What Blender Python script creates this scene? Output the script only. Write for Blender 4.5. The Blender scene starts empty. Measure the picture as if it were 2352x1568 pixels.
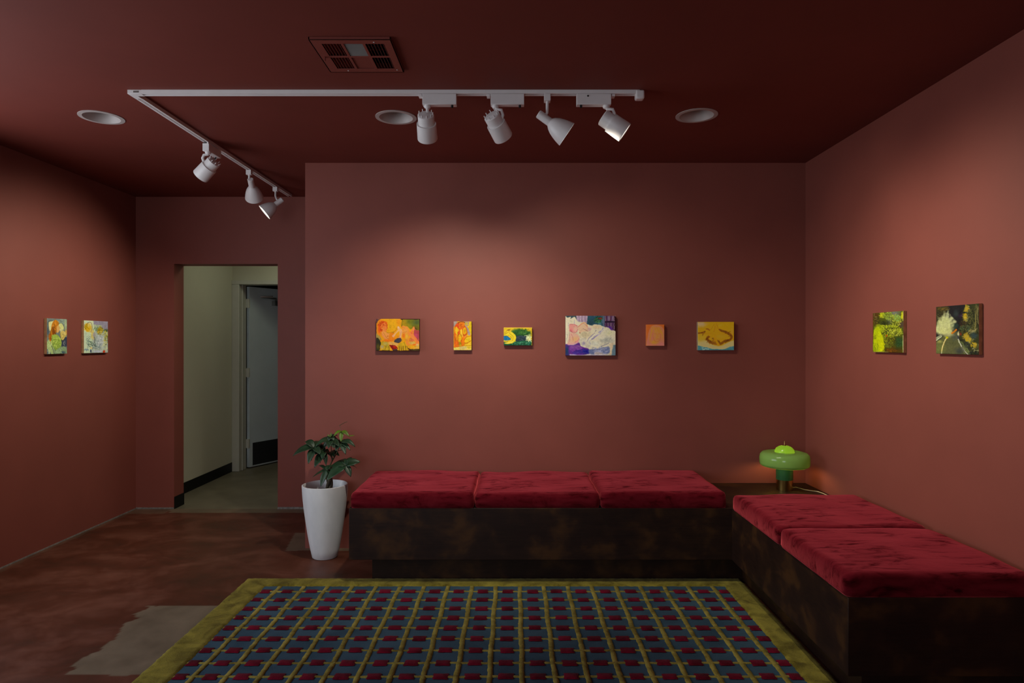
import bpy, bmesh, math, random
import numpy as np
from mathutils import Vector, Matrix

R = random.Random(7)
SC = bpy.context.scene
COL = SC.collection
F = 1480.0; CX = 1180.0; CY = 784.0; CAMZ = 1.47; H = 2.74

def P(px, py, Y):
    """point of the room seen at photo pixel (px,py), at distance Y in front of the camera"""
    return Vector(((px - CX) * Y / F, Y, CAMZ - (py - CY) * Y / F))

def lin(c):
    c = c / 255.0
    return c / 12.92 if c <= 0.04045 else ((c + 0.055) / 1.055) ** 2.4
def L3(r, g, b): return (lin(r), lin(g), lin(b), 1)

# ------------------------------------------------------------------ materials
class NT:
    def __init__(s, name):
        s.m = bpy.data.materials.new(name); s.m.use_nodes = True
        s.t = s.m.node_tree; s.t.nodes.clear()
        s.out = s.n('ShaderNodeOutputMaterial')
    def n(s, typ, **kw):
        nd = s.t.nodes.new(typ)
        for k, v in kw.items():
            if k.startswith('i_'):
                nd.inputs[k[2:].replace('_', ' ')].default_value = v
            else: setattr(nd, k, v)
        return nd
    def l(s, a, b): s.t.links.new(a, b)
    def coord(s): return s.n('ShaderNodeTexCoord').outputs['Object']
    def noise(s, scale, detail=4, rough=0.55, stretch=None, vec=None, dist=0.0):
        v = vec or s.coord()
        if stretch:
            mp = s.n('ShaderNodeMapping'); mp.inputs['Scale'].default_value = stretch
            s.l(v, mp.inputs['Vector']); v = mp.outputs['Vector']
        nz = s.n('ShaderNodeTexNoise'); nz.inputs['Scale'].default_value = scale
        nz.inputs['Detail'].default_value = detail; nz.inputs['Roughness'].default_value = rough
        nz.inputs['Distortion'].default_value = dist
        s.l(v, nz.inputs['Vector']); return nz.outputs['Fac']
    def ramp(s, fac, stops):
        r = s.n('ShaderNodeValToRGB'); e = r.color_ramp.elements
        while len(e) < len(stops): e.new(0.5)
        for el, (p, c) in zip(e, stops): el.position = p; el.color = c
        s.l(fac, r.inputs['Fac']); return r.outputs['Color']
    def mix(s, fac, a, b):
        x = s.n('ShaderNodeMix', data_type='RGBA')
        for sock, v in ((x.inputs[0], fac), (x.inputs[6], a), (x.inputs[7], b)):
            if hasattr(v, 'is_linked'): s.l(v, sock)
            else: sock.default_value = v
        return x.outputs[2]
    def bump(s, h, strength=0.2, dist=0.01):
        b = s.n('ShaderNodeBump'); b.inputs['Strength'].default_value = strength
        b.inputs['Distance'].default_value = dist; s.l(h, b.inputs['Height']); return b.outputs['Normal']
    def bsdf(s, color, rough=0.5, metal=0.0, spec=0.5, normal=None, sheen=0.0, sheen_tint=None, coat=0):
        b = s.n('ShaderNodeBsdfPrincipled')
        for nm, v in (('Base Color', color), ('Roughness', rough), ('Metallic', metal), ('Specular IOR Level', spec)):
            if hasattr(v, 'is_linked'): s.l(v, b.inputs[nm])
            else: b.inputs[nm].default_value = v
        if normal is not None: s.l(normal, b.inputs['Normal'])
        b.inputs['Sheen Weight'].default_value = sheen
        b.inputs['Sheen Roughness'].default_value = 0.35
        if sheen_tint: b.inputs['Sheen Tint'].default_value = sheen_tint
        b.inputs['Coat Weight'].default_value = coat
        s.l(b.outputs[0], s.out.inputs['Surface']); return b

def mat_paint(name, c, rough=0.6, var=0.06, bump=0.05, spec=0.3):
    t = NT(name); f = t.noise(2.3, 5)
    lo = tuple(x * (1 - var) for x in c[:3]) + (1,); hi = tuple(min(1, x * (1 + var)) for x in c[:3]) + (1,)
    t.bsdf(t.ramp(f, [(0.3, lo), (0.7, hi)]), rough, spec=spec, normal=t.bump(t.noise(160, 2), bump, 0.004))
    return t.m
def mat_plain(name, c, rough=0.5, metal=0.0, spec=0.5, var=0.08, scale=14, coat=0):
    t = NT(name); f = t.noise(scale, 3)
    lo = tuple(x * (1 - var) for x in c[:3]) + (1,); hi = tuple(min(1, x * (1 + var)) for x in c[:3]) + (1,)
    t.bsdf(t.ramp(f, [(0.3, lo), (0.7, hi)]), rough, metal, spec, coat=coat)
    return t.m
def mat_emit(name, c, s):
    t = NT(name); e = t.n('ShaderNodeEmission'); e.inputs['Color'].default_value = c; e.inputs['Strength'].default_value = s
    t.l(e.outputs[0], t.out.inputs['Surface']); return t.m

WALL = (0.250, 0.068, 0.051)
M = {}
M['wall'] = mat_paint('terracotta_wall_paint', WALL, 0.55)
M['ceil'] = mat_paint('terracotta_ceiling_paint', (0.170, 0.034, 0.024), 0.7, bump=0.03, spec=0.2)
M['vent'] = mat_paint('painted_vent_metal', (0.21, 0.050, 0.038), 0.45)
M['ventgrey'] = mat_plain('bare_grey_vent_metal', (0.20, 0.19, 0.18), 0.5)
M['duct'] = mat_plain('dark_duct_inside', (0.012, 0.008, 0.007), 0.9)
M['white'] = mat_plain('white_powder_coat', (0.80, 0.76, 0.76), 0.4, var=0.03)
M['whitetrim'] = mat_plain('white_downlight_trim', (0.46, 0.40, 0.385), 0.5, var=0.03)
M['groove'] = mat_plain('track_slot_inside', (0.16, 0.13, 0.12), 0.7)
M['black'] = mat_plain('black_plastic', (0.006, 0.006, 0.006), 0.5)
M['rubber'] = mat_plain('black_rubber_cove_base', (0.006, 0.006, 0.005), 0.5, spec=0.2)
M['hallwall'] = mat_paint('cream_hall_paint', (0.52, 0.51, 0.40), 0.6, var=0.03)
M['frame'] = mat_plain('grey_white_door_frame_paint', (0.50, 0.50, 0.44), 0.45, var=0.03)
M['door'] = mat_plain('pale_grey_door_paint', (0.42, 0.47, 0.48), 0.5, var=0.05, scale=3)
M['steel'] = mat_plain('steel', (0.35, 0.35, 0.33), 0.35, metal=0.9)
M['brass'] = mat_plain('brushed_brass', (0.55, 0.38, 0.12), 0.22, metal=1.0)
M['darkroom'] = mat_plain('unlit_room_shade_colour', (0.03, 0.03, 0.028), 0.8)  # darkness of the unlit room put into its wall colour
M['gap'] = mat_plain('grey_plaster_gap_strip', (0.21, 0.19, 0.18), 0.7, var=0.35, scale=40)
M['edge_wood'] = mat_plain('raw_panel_edge_wood', (0.38, 0.17, 0.075), 0.6, var=0.3, scale=30)
M['edge_tan'] = mat_plain('tan_canvas_edge', (0.50, 0.29, 0.13), 0.7, var=0.25, scale=30)
M['edge_white'] = mat_plain('primed_canvas_edge', (0.36, 0.27, 0.17), 0.7, var=0.2, scale=30)
M['edge_orange'] = mat_plain('orange_canvas_edge', (0.62, 0.17, 0.04), 0.7, var=0.2, scale=30)
M['edge_dark'] = mat_plain('dark_painted_edge', (0.05, 0.035, 0.02), 0.6, var=0.2, scale=30)
M['cordwhite'] = mat_plain('cream_cord', (0.6, 0.5, 0.33), 0.5)

def mat_wood():
    t = NT('dark_stained_plywood')
    a = t.noise(5.5, 3, 0.5, stretch=(1, 1, 1.3), dist=0.4); b = t.noise(13, 4, 0.6)
    g = t.noise(5, 6, 0.7, stretch=(1.5, 1.5, 26))
    m = t.n('ShaderNodeMath', operation='MULTIPLY_ADD'); t.l(b, m.inputs[0]); m.inputs[1].default_value = 0.3; t.l(a, m.inputs[2])
    c = t.ramp(m.outputs[0], [(0.54, (0.015, 0.0058, 0.0045, 1)), (0.68, (0.025, 0.010, 0.0058, 1)), (0.84, (0.070, 0.029, 0.009, 1))])
    c2 = t.mix(0.3, c, t.ramp(g, [(0.35, (0.010, 0.005, 0.003, 1)), (0.7, (0.036, 0.017, 0.009, 1))]))
    t.bsdf(c2, 0.5, spec=0.22, normal=t.bump(g, 0.08, 0.003)); return t.m
M['wood'] = mat_wood()

def mat_velvet():
    t = NT('crimson_velvet')
    a = t.noise(9, 6, 0.62, stretch=(0.55, 1.5, 1), dist=1.2)
    b = t.noise(34, 3, 0.6, stretch=(0.25, 1.3, 1))
    m = t.n('ShaderNodeMath', operation='MULTIPLY_ADD'); t.l(b, m.inputs[0]); m.inputs[1].default_value = 0.30; t.l(a, m.inputs[2])
    c = t.ramp(m.outputs[0], [(0.47, (0.030, 0.0006, 0.0015, 1)), (0.60, (0.100, 0.004, 0.009, 1)), (0.78, (0.150, 0.009, 0.016, 1))])
    st = t.ramp(m.outputs[0], [(0.46, (0.24, .02, .03, 1)), (0.62, (0.88, .115, .14, 1))])
    bs = t.bsdf(c, 0.95, spec=0.03, sheen=1.0, normal=t.bump(a, 0.3, 0.010)); t.l(st, bs.inputs['Sheen Tint']); bs.inputs['Sheen Roughness'].default_value = .42; return t.m
M['velvet'] = mat_velvet()

def mat_rug(name, lo, hi, scale=6, fine=240):
    t = NT(name)
    a = t.noise(scale, 5, 0.6, dist=0.8); f = t.noise(fine, 2, 0.6)
    m = t.n('ShaderNodeMath', operation='MULTIPLY_ADD'); t.l(f, m.inputs[0]); m.inputs[1].default_value = 0.35; t.l(a, m.inputs[2])
    t.bsdf(t.ramp(m.outputs[0], [(0.50, lo), (0.82, hi)]), 0.95, spec=0.05, sheen=0.08, normal=t.bump(f, 0.5, 0.004)); return t.m
M['olive'] = mat_rug('olive_rug_pile', (0.095, 0.074, 0.010, 1), (0.275, 0.228, 0.036, 1), 9)
M['olive_line'] = mat_rug('olive_rug_cord_pile', (0.135, 0.102, 0.018, 1), (0.32, 0.262, 0.056, 1), 14)
M['blue'] = mat_rug('slate_blue_flatweave', (0.024, 0.055, 0.088, 1), (0.046, 0.092, 0.138, 1), 3, 300)
M['crimson'] = mat_rug('crimson_rug_tuft', (0.060, 0.0012, 0.006, 1), (0.165, 0.0035, 0.020, 1), 8)

def mat_floor():
    t = NT('red_stained_concrete')
    at = t.n('ShaderNodeAttribute', attribute_name='bare')
    a = t.noise(2.4, 7, 0.66, stretch=(1, 1.5, 1), dist=0.5); b = t.noise(6, 6, 0.65)
    m = t.n('ShaderNodeMath', operation='MULTIPLY_ADD'); t.l(b, m.inputs[0]); m.inputs[1].default_value = 0.35; t.l(a, m.inputs[2])
    red = t.ramp(m.outputs[0], [(0.42, (0.046, 0.019, 0.010, 1)), (0.64, (0.088, 0.025, 0.013, 1)), (0.92, (0.165, 0.060, 0.038, 1))])
    sp = t.noise(130, 3, 0.7)
    red = t.mix(t.ramp(sp, [(0.66, (0, 0, 0, 1)), (0.8, (0.35, 0.35, 0.35, 1))]), red, (0.17, 0.10, 0.07, 1))
    grey = t.ramp(b, [(0.3, (0.125, 0.098, 0.066, 1)), (0.7, (0.205, 0.155, 0.105, 1))])
    grey = t.mix(t.ramp(sp, [(0.25, (0.5, 0.5, 0.5, 1)), (0.4, (0, 0, 0, 1))]), grey, (0.05, 0.04, 0.03, 1))
    c = t.mix(at.outputs['Fac'], red, grey)
    ro = t.ramp(b, [(0.3, (0.36, 0.36, 0.36, 1)), (0.7, (0.55, 0.55, 0.55, 1))])
    t.bsdf(c, ro, spec=0.28, normal=t.bump(sp, 0.06, 0.003)); return t.m
M['floor'] = mat_floor()
M['hallfloor'] = mat_plain('grey_green_hall_concrete', (0.16, 0.14, 0.095), 0.45, var=0.2, scale=4)
M['leaf'] = mat_plain('dark_green_leaf', (0.016, 0.044, 0.020), 0.4, var=0.35, scale=20, spec=0.4)
M['newleaf'] = mat_plain('fresh_lime_leaf', (0.09, 0.17, 0.008), 0.45, var=0.25, scale=20)
M['twig'] = mat_plain('brown_leaf_stalk', (0.07, 0.055, 0.02), 0.6, var=0.3, scale=30)
M['bark'] = mat_plain('brown_bark', (0.055, 0.040, 0.022), 0.8, var=0.5, scale=45)
M['soil'] = mat_plain('dark_soil', (0.02, 0.014, 0.009), 0.95, var=0.5, scale=60)
def mat_pot():
    t = NT('chalky_white_planter')
    f = t.noise(9, 5, 0.6, stretch=(1, 1, 0.35))
    t.bsdf(t.ramp(f, [(0.3, (0.68, 0.69, 0.72, 1)), (0.7, (0.82, 0.83, 0.86, 1))]), 0.42, spec=0.4); return t.m
M['pot'] = mat_pot()
def mat_glass(name, c, tr, rough=0.12):
    t = NT(name)
    col = t.ramp(t.noise(6, 3), [(0.3, tuple(x * 0.85 for x in c[:3]) + (1,)), (0.7, c)])
    b = t.bsdf(col, rough, spec=0.6)
    x = t.n('ShaderNodeBsdfTranslucent'); t.l(col, x.inputs['Color'])
    ms = t.n('ShaderNodeMixShader'); ms.inputs[0].default_value = tr
    t.l(b.outputs[0], ms.inputs[1]); t.l(x.outputs[0], ms.inputs[2]); t.l(ms.outputs[0], t.out.inputs['Surface'])
    return t.m
M['shade'] = mat_glass('olive_green_glass_shade', (0.30, 0.52, 0.15, 1), 0.32)
M['dome'] = mat_glass('lime_green_glass_dome', (0.13, 0.34, 0.035, 1), 0.22, 0.22)
M['stemgreen'] = mat_plain('emerald_green_lacquer', (0.035, 0.15, 0.055), 0.35)
M['glow'] = mat_emit('lit_lamp_lens', (1.0, 0.97, 0.86, 1), 3.0)
M['bulb'] = mat_emit('lit_bulb', (1.0, 0.58, 0.20, 1), 46)

def mat_canvas():
    t = NT('oil_paint_strokes')
    at = t.n('ShaderNodeAttribute', attribute_name='paint')
    t.bsdf(at.outputs['Color'], 0.6, spec=0.15, normal=t.bump(t.noise(140, 4, 0.6), 0.12, 0.002)); return t.m
M['canvas'] = mat_canvas()

# ------------------------------------------------------------------ mesh helpers
class MB:
    def __init__(s): s.v = []; s.f = []
    def add(s, verts, faces):
        o = len(s.v); s.v += [Vector(v) for v in verts]; s.f += [[i + o for i in f] for f in faces]; return s
    def box(s, x0, y0, z0, x1, y1, z1, mtx=None):
        vs = [Vector((x, y, z)) for z in (z0, z1) for y in (y0, y1) for x in (x0, x1)]
        if mtx: vs = [mtx @ v for v in vs]
        return s.add(vs, [[0, 2, 3, 1], [4, 5, 7, 6], [0, 1, 5, 4], [2, 6, 7, 3], [0, 4, 6, 2], [1, 3, 7, 5]])
    def quad(s, a, b, c, d): return s.add([a, b, c, d], [[0, 1, 2, 3]])
    def lathe(s, prof, n=40, mtx=None, cap0=False, cap1=False):
        vs = []
        for r, z in prof:
            for k in range(n):
                a = 2 * math.pi * k / n; vs.append(Vector((r * math.cos(a), r * math.sin(a), z)))
        if mtx: vs = [mtx @ v for v in vs]
        fs = []
        for i in range(len(prof) - 1):
            for k in range(n):
                k2 = (k + 1) % n
                fs.append([i * n + k, i * n + k2, (i + 1) * n + k2, (i + 1) * n + k])
        if cap0: fs.append(list(range(n))[::-1])
        if cap1: fs.append([(len(prof) - 1) * n + k for k in range(n)])
        return s.add(vs, fs)
    def tube(s, pts, rad, n=8, caps=True):
        pts = [Vector(p) for p in pts]; rads = rad if isinstance(rad, (list, tuple)) else [rad] * len(pts)
        vs = []; prev = None
        for i, p in enumerate(pts):
            d = (pts[min(i + 1, len(pts) - 1)] - pts[max(i - 1, 0)]).normalized()
            if prev is None: u = d.orthogonal().normalized()
            else: u = (prev - d * prev.dot(d)).normalized()
            prev = u; w = d.cross(u)
            for k in range(n):
                a = 2 * math.pi * k / n; vs.append(p + (u * math.cos(a) + w * math.sin(a)) * rads[i])
        fs = [[i * n + k, i * n + (k + 1) % n, (i + 1) * n + (k + 1) % n, (i + 1) * n + k] for i in range(len(pts) - 1) for k in range(n)]
        if caps: fs += [list(range(n))[::-1], [(len(pts) - 1) * n + k for k in range(n)]]
        return s.add(vs, fs)
    def plate(s, outer, holes, axis_map, t):
        """flat plate with holes; outer/holes are 2D loops; axis_map(u,v,w)->Vector; thickness t along w"""
        bm = bmesh.new(); edges = []
        for loop in [outer] + holes:
            vs = [bm.verts.new((u, v, 0)) for u, v in loop]
            edges += [bm.edges.new((vs[i], vs[(i + 1) % len(vs)])) for i in range(len(vs))]
        bmesh.ops.triangle_fill(bm, use_beauty=True, use_dissolve=False, edges=edges, normal=(0, 0, 1))
        bm.verts.index_update()
        base = [(v.co.x, v.co.y) for v in bm.verts]; tris = [[v.index for v in f.verts] for f in bm.faces]
        n = len(base); bm.free()
        vs = [axis_map(u, v, 0) for u, v in base] + [axis_map(u, v, t) for u, v in base]
        fs = [f for f in tris] + [[i + n for i in f[::-1]] for f in tris]
        k = 0
        for loop in [outer] + holes:
            m = len(loop)
            for i in range(m):
                a, b = k + i, k + (i + 1) % m; fs.append([a, b, b + n, a + n])
            k += m
        return s.add(vs, fs)
    def build(s, name, mat, parent=None, loc=None, smooth=False, angle=40, bevel=0, kind=None, label=None, bseg=2):
        base = Vector(loc) if loc is not None else Vector((0, 0, 0))
        if parent is not None: base = wloc(parent)
        me = bpy.data.meshes.new(name)
        me.from_pydata([tuple(v - base) for v in s.v], [], s.f)
        bm = bmesh.new(); bm.from_mesh(me)
        bmesh.ops.recalc_face_normals(bm, faces=bm.faces); bm.to_mesh(me); bm.free()
        me.materials.append(mat)
        if smooth or bevel:
            for p in me.polygons: p.use_smooth = True
            me.set_sharp_from_angle(angle=math.radians(angle))
        o = bpy.data.objects.new(name, me); COL.objects.link(o)
        if parent is not None: o.parent = parent
        elif loc is not None: o.location = base
        if bevel:
            b = o.modifiers.new('bevel', 'BEVEL'); b.width = bevel; b.segments = bseg; b.limit_method = 'ANGLE'; b.angle_limit = math.radians(45)
        if kind: o['kind'] = kind
        if label: o['label'] = label
        return o
def wloc(o):
    p = Vector((0, 0, 0))
    while o is not None: p += o.location; o = o.parent
    return p
def tag(o, label, cat, group=None, kind=None):
    o['label'] = label; o['category'] = cat
    if group: o['group'] = group
    if kind: o['kind'] = kind
    return o
def thing(name, loc, label, cat, group=None, kind=None):
    o = bpy.data.objects.new(name, None); COL.objects.link(o); o.location = loc; o.empty_display_size = 0.05
    return tag(o, label, cat, group, kind)
def aim_mtx(origin, direction):
    """local +Z along direction"""
    q = Vector(direction).normalized().to_track_quat('Z', 'Y')
    return Matrix.Translation(Vector(origin)) @ q.to_matrix().to_4x4()
def structure(o): o['kind'] = 'structure'; return o

# ------------------------------------------------------------------ room shell
XL, XR, YB, YF, YR = -3.32, 2.076, 4.585, 5.66, -2.6
XC = -1.484                                    # left end of the back wall block
DL, DR, DH = -2.984, -2.073, 2.151             # doorway
HT = 5.825                                     # far side of the doorway wall

# floor: fine grid with a mask of bare concrete
def build_floor():
    nx, ny = 450, 270
    xs = np.linspace(XL - 0.1, XR + 0.1, nx); ys = np.linspace(2.55, YF + 0.005, ny)
    X, Y = np.meshgrid(xs, ys)
    rg = np.random.RandomState(3)
    def sm(shape, cell):
        g = rg.rand(shape[0] // cell + 3, shape[1] // cell + 3)
        yy = np.arange(shape[0]) / cell; xx = np.arange(shape[1]) / cell
        y0 = yy.astype(int); x0 = xx.astype(int); fy = (yy - y0)[:, None]; fx = (xx - x0)[None]
        fy = fy * fy * (3 - 2 * fy); fx = fx * fx * (3 - 2 * fx)
        a = g[np.ix_(y0, x0)]; b = g[np.ix_(y0, x0 + 1)]; c = g[np.ix_(y0 + 1, x0)]; d = g[np.ix_(y0 + 1, x0 + 1)]
        return (a * (1 - fx) + b * fx) * (1 - fy) + (c * (1 - fx) + d * fx) * fy
    wx = (sm(X.shape, 5) - .5) * .06 + (sm(X.shape, 2) - .5) * .03; wy = (sm(X.shape, 5) - .5) * .02
    Xw, Yw = X + wx, Y + wy
    def poly(pts, xx, yy):
        ins = np.zeros(xx.shape, bool); n = len(pts)
        for i in range(n):
            x1, y1 = pts[i]; x2, y2 = pts[(i + 1) % n]
            c = ((y1 > yy) != (y2 > yy)) & (xx < (x2 - x1) * (yy - y1) / ((y2 - y1) or 1e-9) + x1)
            ins ^= c
        return ins
    fl = lambda px, py: ((px - CX) * 1.47 / (py - CY), F * 1.47 / (py - CY))
    bare = poly([fl(349, 1391), fl(700, 1390), fl(600, 1556), fl(142, 1548), fl(200, 1505)], Xw, Yw).astype(float)
    bare = np.maximum(bare, (Y > 5.53 + wy * .3) * (X > -2.99 + wx) * 0.9)
    bare = np.maximum(bare, ((Y > 5.50 + wx * .5) & (X <= -2.99)) * 0.45)
    bare = np.maximum(bare, ((X > XC - 0.12 - (Y - 4.52) * .18) & (Y > 4.53 + wy * .3) & (Y < 4.95) & (X < 0)) * 0.85)
    bare = np.maximum(bare, (X < XL + 0.04 + wx * .4) * 0.25)
    v = [(float(a), float(b), 0.0) for a, b in zip(X.ravel(), Y.ravel())]
    f = [[j * nx + i, j * nx + i + 1, (j + 1) * nx + i + 1, (j + 1) * nx + i] for j in range(ny - 1) for i in range(nx - 1)]
    o = len(v)
    v += [(XL - .1, YR - .1, 0), (XR + .1, YR - .1, 0), (XR + .1, 2.55, 0), (XL - .1, 2.55, 0)]; f.append([o, o + 1, o + 2, o + 3])
    m = MB(); m.add(v, f); ob = m.build('floor', M['floor'])
    at = ob.data.attributes.new('bare', 'FLOAT', 'POINT')
    at.data.foreach_set('value', np.concatenate([bare.ravel(), np.zeros(4)]).astype(np.float32))
    return structure(ob)
build_floor()

def circ(cx, cy, r, n=48): return [(cx + r * math.cos(2 * math.pi * k / n), cy + r * math.sin(2 * math.pi * k / n)) for k in range(n)]
DLS = [(-2.336, 3.652), (-0.667, 3.652), (1.028, 3.622)]
VX0, VX1, VY0, VY1 = -0.858, -0.512, 2.686, 3.014
m = MB().plate([(XL - .1, YR - .1), (XR + .1, YR - .1), (XR + .1, YF + .02), (XL - .1, YF + .02)],
               [circ(x, y, 0.096) for x, y in DLS] + [[(VX0 + .03, VY0 + .03), (VX1 - .03, VY0 + .03), (VX1 - .03, VY1 - .03), (VX0 + .03, VY1 - .03)]],
               lambda u, v, w: Vector((u, v, H + w)), 0.02)
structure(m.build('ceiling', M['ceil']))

m = MB().box(XC, YB, 0.0, XR + 0.15, YF, H)
structure(m.build('wall_back', M['wall']))
structure(MB().box(XR, YR, 0, XR + 0.15, YB, H).build('wall_right', M['wall']))
# left wall, with an assumed daylight window, unseen, ahead of the visible part
WY0, WY1, WZ0, WZ1 = 1.2, 3.7, 0.75, 2.55
m = MB().plate([(YR, 0), (HT, 0), (HT, H), (YR, H)], [[(WY0, WZ0), (WY1, WZ0), (WY1, WZ1), (WY0, WZ1)]], lambda u, v, w: Vector((XL - w, u, v)), 0.15)
structure(m.build('wall_left', M['wall']))
m = MB()
for a in (WY0, (2 * WY0 + WY1) / 3, (WY0 + 2 * WY1) / 3, WY1 - .05): m.box(XL - .11, a, WZ0, XL - .05, a + .05, WZ1)
m.box(XL - .11, WY0, WZ0, XL - .05, WY1, WZ0 + .05); m.box(XL - .11, WY0, WZ1 - .05, XL - .05, WY1, WZ1)
structure(m.build('window_1', M['steel']))
GX0, GX1, GZ0, GZ1 = -2.6, -.5, .5, 2.4  # unseen window opening, added for neutral fill light from behind the camera
m = MB().plate([(XL - .15, 0), (XR + .15, 0), (XR + .15, H), (XL - .15, H)], [[(GX0, GZ0), (GX1, GZ0), (GX1, GZ1), (GX0, GZ1)]], lambda u, v, w: Vector((u, YR - w, v)), 0.15)
structure(m.build('wall_front', M['wall']))
m = MB()
for a in (GX0, (GX0 + GX1) / 2 - .025, GX1 - .05): m.box(a, YR - .11, GZ0, a + .05, YR - .05, GZ1)
m.box(GX0, YR - .11, GZ0, GX1, YR - .05, GZ0 + .05).box(GX0, YR - .11, GZ1 - .05, GX1, YR - .05, GZ1)
structure(m.build('added_fill_window', M['steel']))
# wall with the doorway
m = MB().plate([(XL, 0), (DL, 0), (DL, DH), (DR, DH), (DR, 0), (XC, 0), (XC, H), (XL, H)], [], lambda u, v, w: Vector((u, YF + w, v)), HT - YF)
structure(m.build('wall_far', M['wall']))
# strips of bare plaster where the walls meet the floor
structure(MB().box(DR, YF - .006, 0, XC, YF - .0005, .018).build('trim_1', M['gap']))
structure(MB().box(XL + .004, YF - .006, 0, DL, YF - .0005, .014).build('trim_2', M['gap']))
structure(MB().box(XL + .0005, 3.0, 0, XL + .005, YF - .007, .009).build('trim_3', M['gap']))
structure(MB().box(DL + .0005, YF + .001, 0, DL + .006, HT - .001, .105).build('baseboard_doorway', M['rubber']))

# hallway behind the doorway
HX = -3.19; HY = 7.30; HR = -1.30
structure(MB().box(HX - .1, YF + .005, -.05, HR + .1, 9.7, -.001).build('floor_hallway', M['hallfloor']))
structure(MB().box(HX - .1, HT, 0, HX, HY + .15, H).build('wall_hallway_left', M['hallwall']))
structure(MB().box(HR, HT, 0, HR + .1, HY, H).build('wall_hallway_right', M['hallwall']))
FZ = 2.14
m = MB().plate([(HX, FZ + .0), (HX, H), (HR, H), (HR, 0), (-2.10, 0), (-2.10, FZ)], [], lambda u, v, w: Vector((u, HY + .01 + w, v)), 0.13)
structure(m.build('wall_hallway_far', M['hallwall']))
structure(MB().box(HX - .1, HT, H, HR + .1, 9.7, H + .05).build('ceiling_hallway', M['hallwall']))
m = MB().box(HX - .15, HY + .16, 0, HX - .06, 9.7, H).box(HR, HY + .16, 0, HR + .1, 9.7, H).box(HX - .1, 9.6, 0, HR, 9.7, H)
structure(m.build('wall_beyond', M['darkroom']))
structure(MB().box(HX, HT + .02, 0, HX + .006, HY, .105).build('baseboard_hallway', M['rubber']))
m = MB()                                         # pressed steel door frame
for x0, x1 in ((HX, HX + .085), (-2.185, -2.10)): m.box(x0, HY - .016, 0, x1, HY + .15, FZ - .0255)
m.box(HX, HY - .016, FZ - .025, -2.10, HY + .15, FZ + .022)
m.box(HX + .085, HY + .05, 0, HX + .098, HY + .15, FZ - .025)
structure(m.build('trim_door_frame', M['frame'], bevel=0.004))
door = bpy.data.objects.new('door_1', None); COL.objects.link(door)
hx, hy = HX + .128, HY + .165
door.location = (hx, hy, 0); door['kind'] = 'structure'
door['label'] = 'pale grey door standing ajar at the end of the hallway'
dm = Matrix.Translation((hx, hy, 0)) @ Matrix.Rotation(math.radians(63), 4, 'Z')
MB().box(0, 0, .012, .90, .045, FZ - .035, dm).build('door_leaf', M['door'], door, bevel=.002)
MB().box(.045, -.004, .03, .86, .0, .29, dm).build('kick_plate', M['black'], door)
m = MB().box(.33, -.055, 1.90, .60, -.001, 1.955, dm); m.tube([dm @ Vector((.36, -.03, 1.955)), dm @ Vector((.36, -.03, 1.985)), dm @ Vector((.10, -.08, 1.99)), dm @ Vector((.20, -.16, 1.995))], .011)
m.build('door_closer', M['steel'], door)
for z in (.24, 1.06, 1.86):
    m = MB().box(hx - .032, hy - .022, z, hx + .004, hy + .012, z + .10); m.lathe([(.008, z - .005), (.008, z + .105)], 12, Matrix.Translation((hx - .006, hy - .025, 0)), True, True)
    m.build('hinge', M['frame'], door)

# ------------------------------------------------------------------ ceiling fixtures
def downlight(x, y, label):
    t = thing('recessed_downlight', (x, y, H), label, 'ceiling light', 'recessed ceiling downlights')
    T = Matrix.Translation((x, y, H))
    MB().lathe([(.094, .001), (.094, -.004), (.1155, -.003), (.1155, -.0002)], 64, T).build('trim_ring', M['whitetrim'], t, smooth=True)
    MB().lathe([(.094, -.004), (.086, .012), (.078, .05), (.066, .075)], 64, T).build('reflector', M['whitetrim'], t, smooth=True)
    MB().lathe([(.0665, .0745), (.05, .070), (.0, .068)], 48, T).build('lens', M['whitetrim'], t, smooth=True)
    return t
downlight(*DLS[0], 'white round recessed downlight left of the side track, unlit')
downlight(*DLS[1], 'white round recessed downlight partly behind the leftmost barrel spotlight, unlit')
downlight(*DLS[2], 'white round recessed downlight beyond the right end of the track, unlit')

vt = thing('ceiling_vent', ((VX0 + VX1) / 2, (VY0 + VY1) / 2, H), 'square ceiling air register painted red with one bare grey louver panel', 'vent')
ox, oy = VX0, VY0; W_, D_ = VX1 - VX0, VY1 - VY0
cols = [(.045, .125), (.137, .217), (.229, .309)]; rows = [(.040, .158), (.172, .290)]
zf = H - .010
m = MB().plate([(ox, oy), (ox + W_, oy), (ox + W_, oy + D_), (ox, oy + D_)],
    [[(ox + a, oy + c), (ox + b, oy + c), (ox + b, oy + d), (ox + a, oy + d)] for a, b in cols for c, d in rows],
    lambda u, v, w: Vector((u, v, zf - .002 + w)), .003)
m.box(ox, oy, zf - .002, ox + .006, oy + D_, H - .0003).box(ox + W_ - .006, oy, zf - .002, ox + W_, oy + D_, H - .0003)
m.box(ox, oy, zf - .002, ox + W_, oy + .006, H - .0003).box(ox, oy + D_ - .006, zf - .002, ox + W_, oy + D_, H - .0003)
m.build('register_frame', M['vent'], vt, bevel=.0008)
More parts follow.
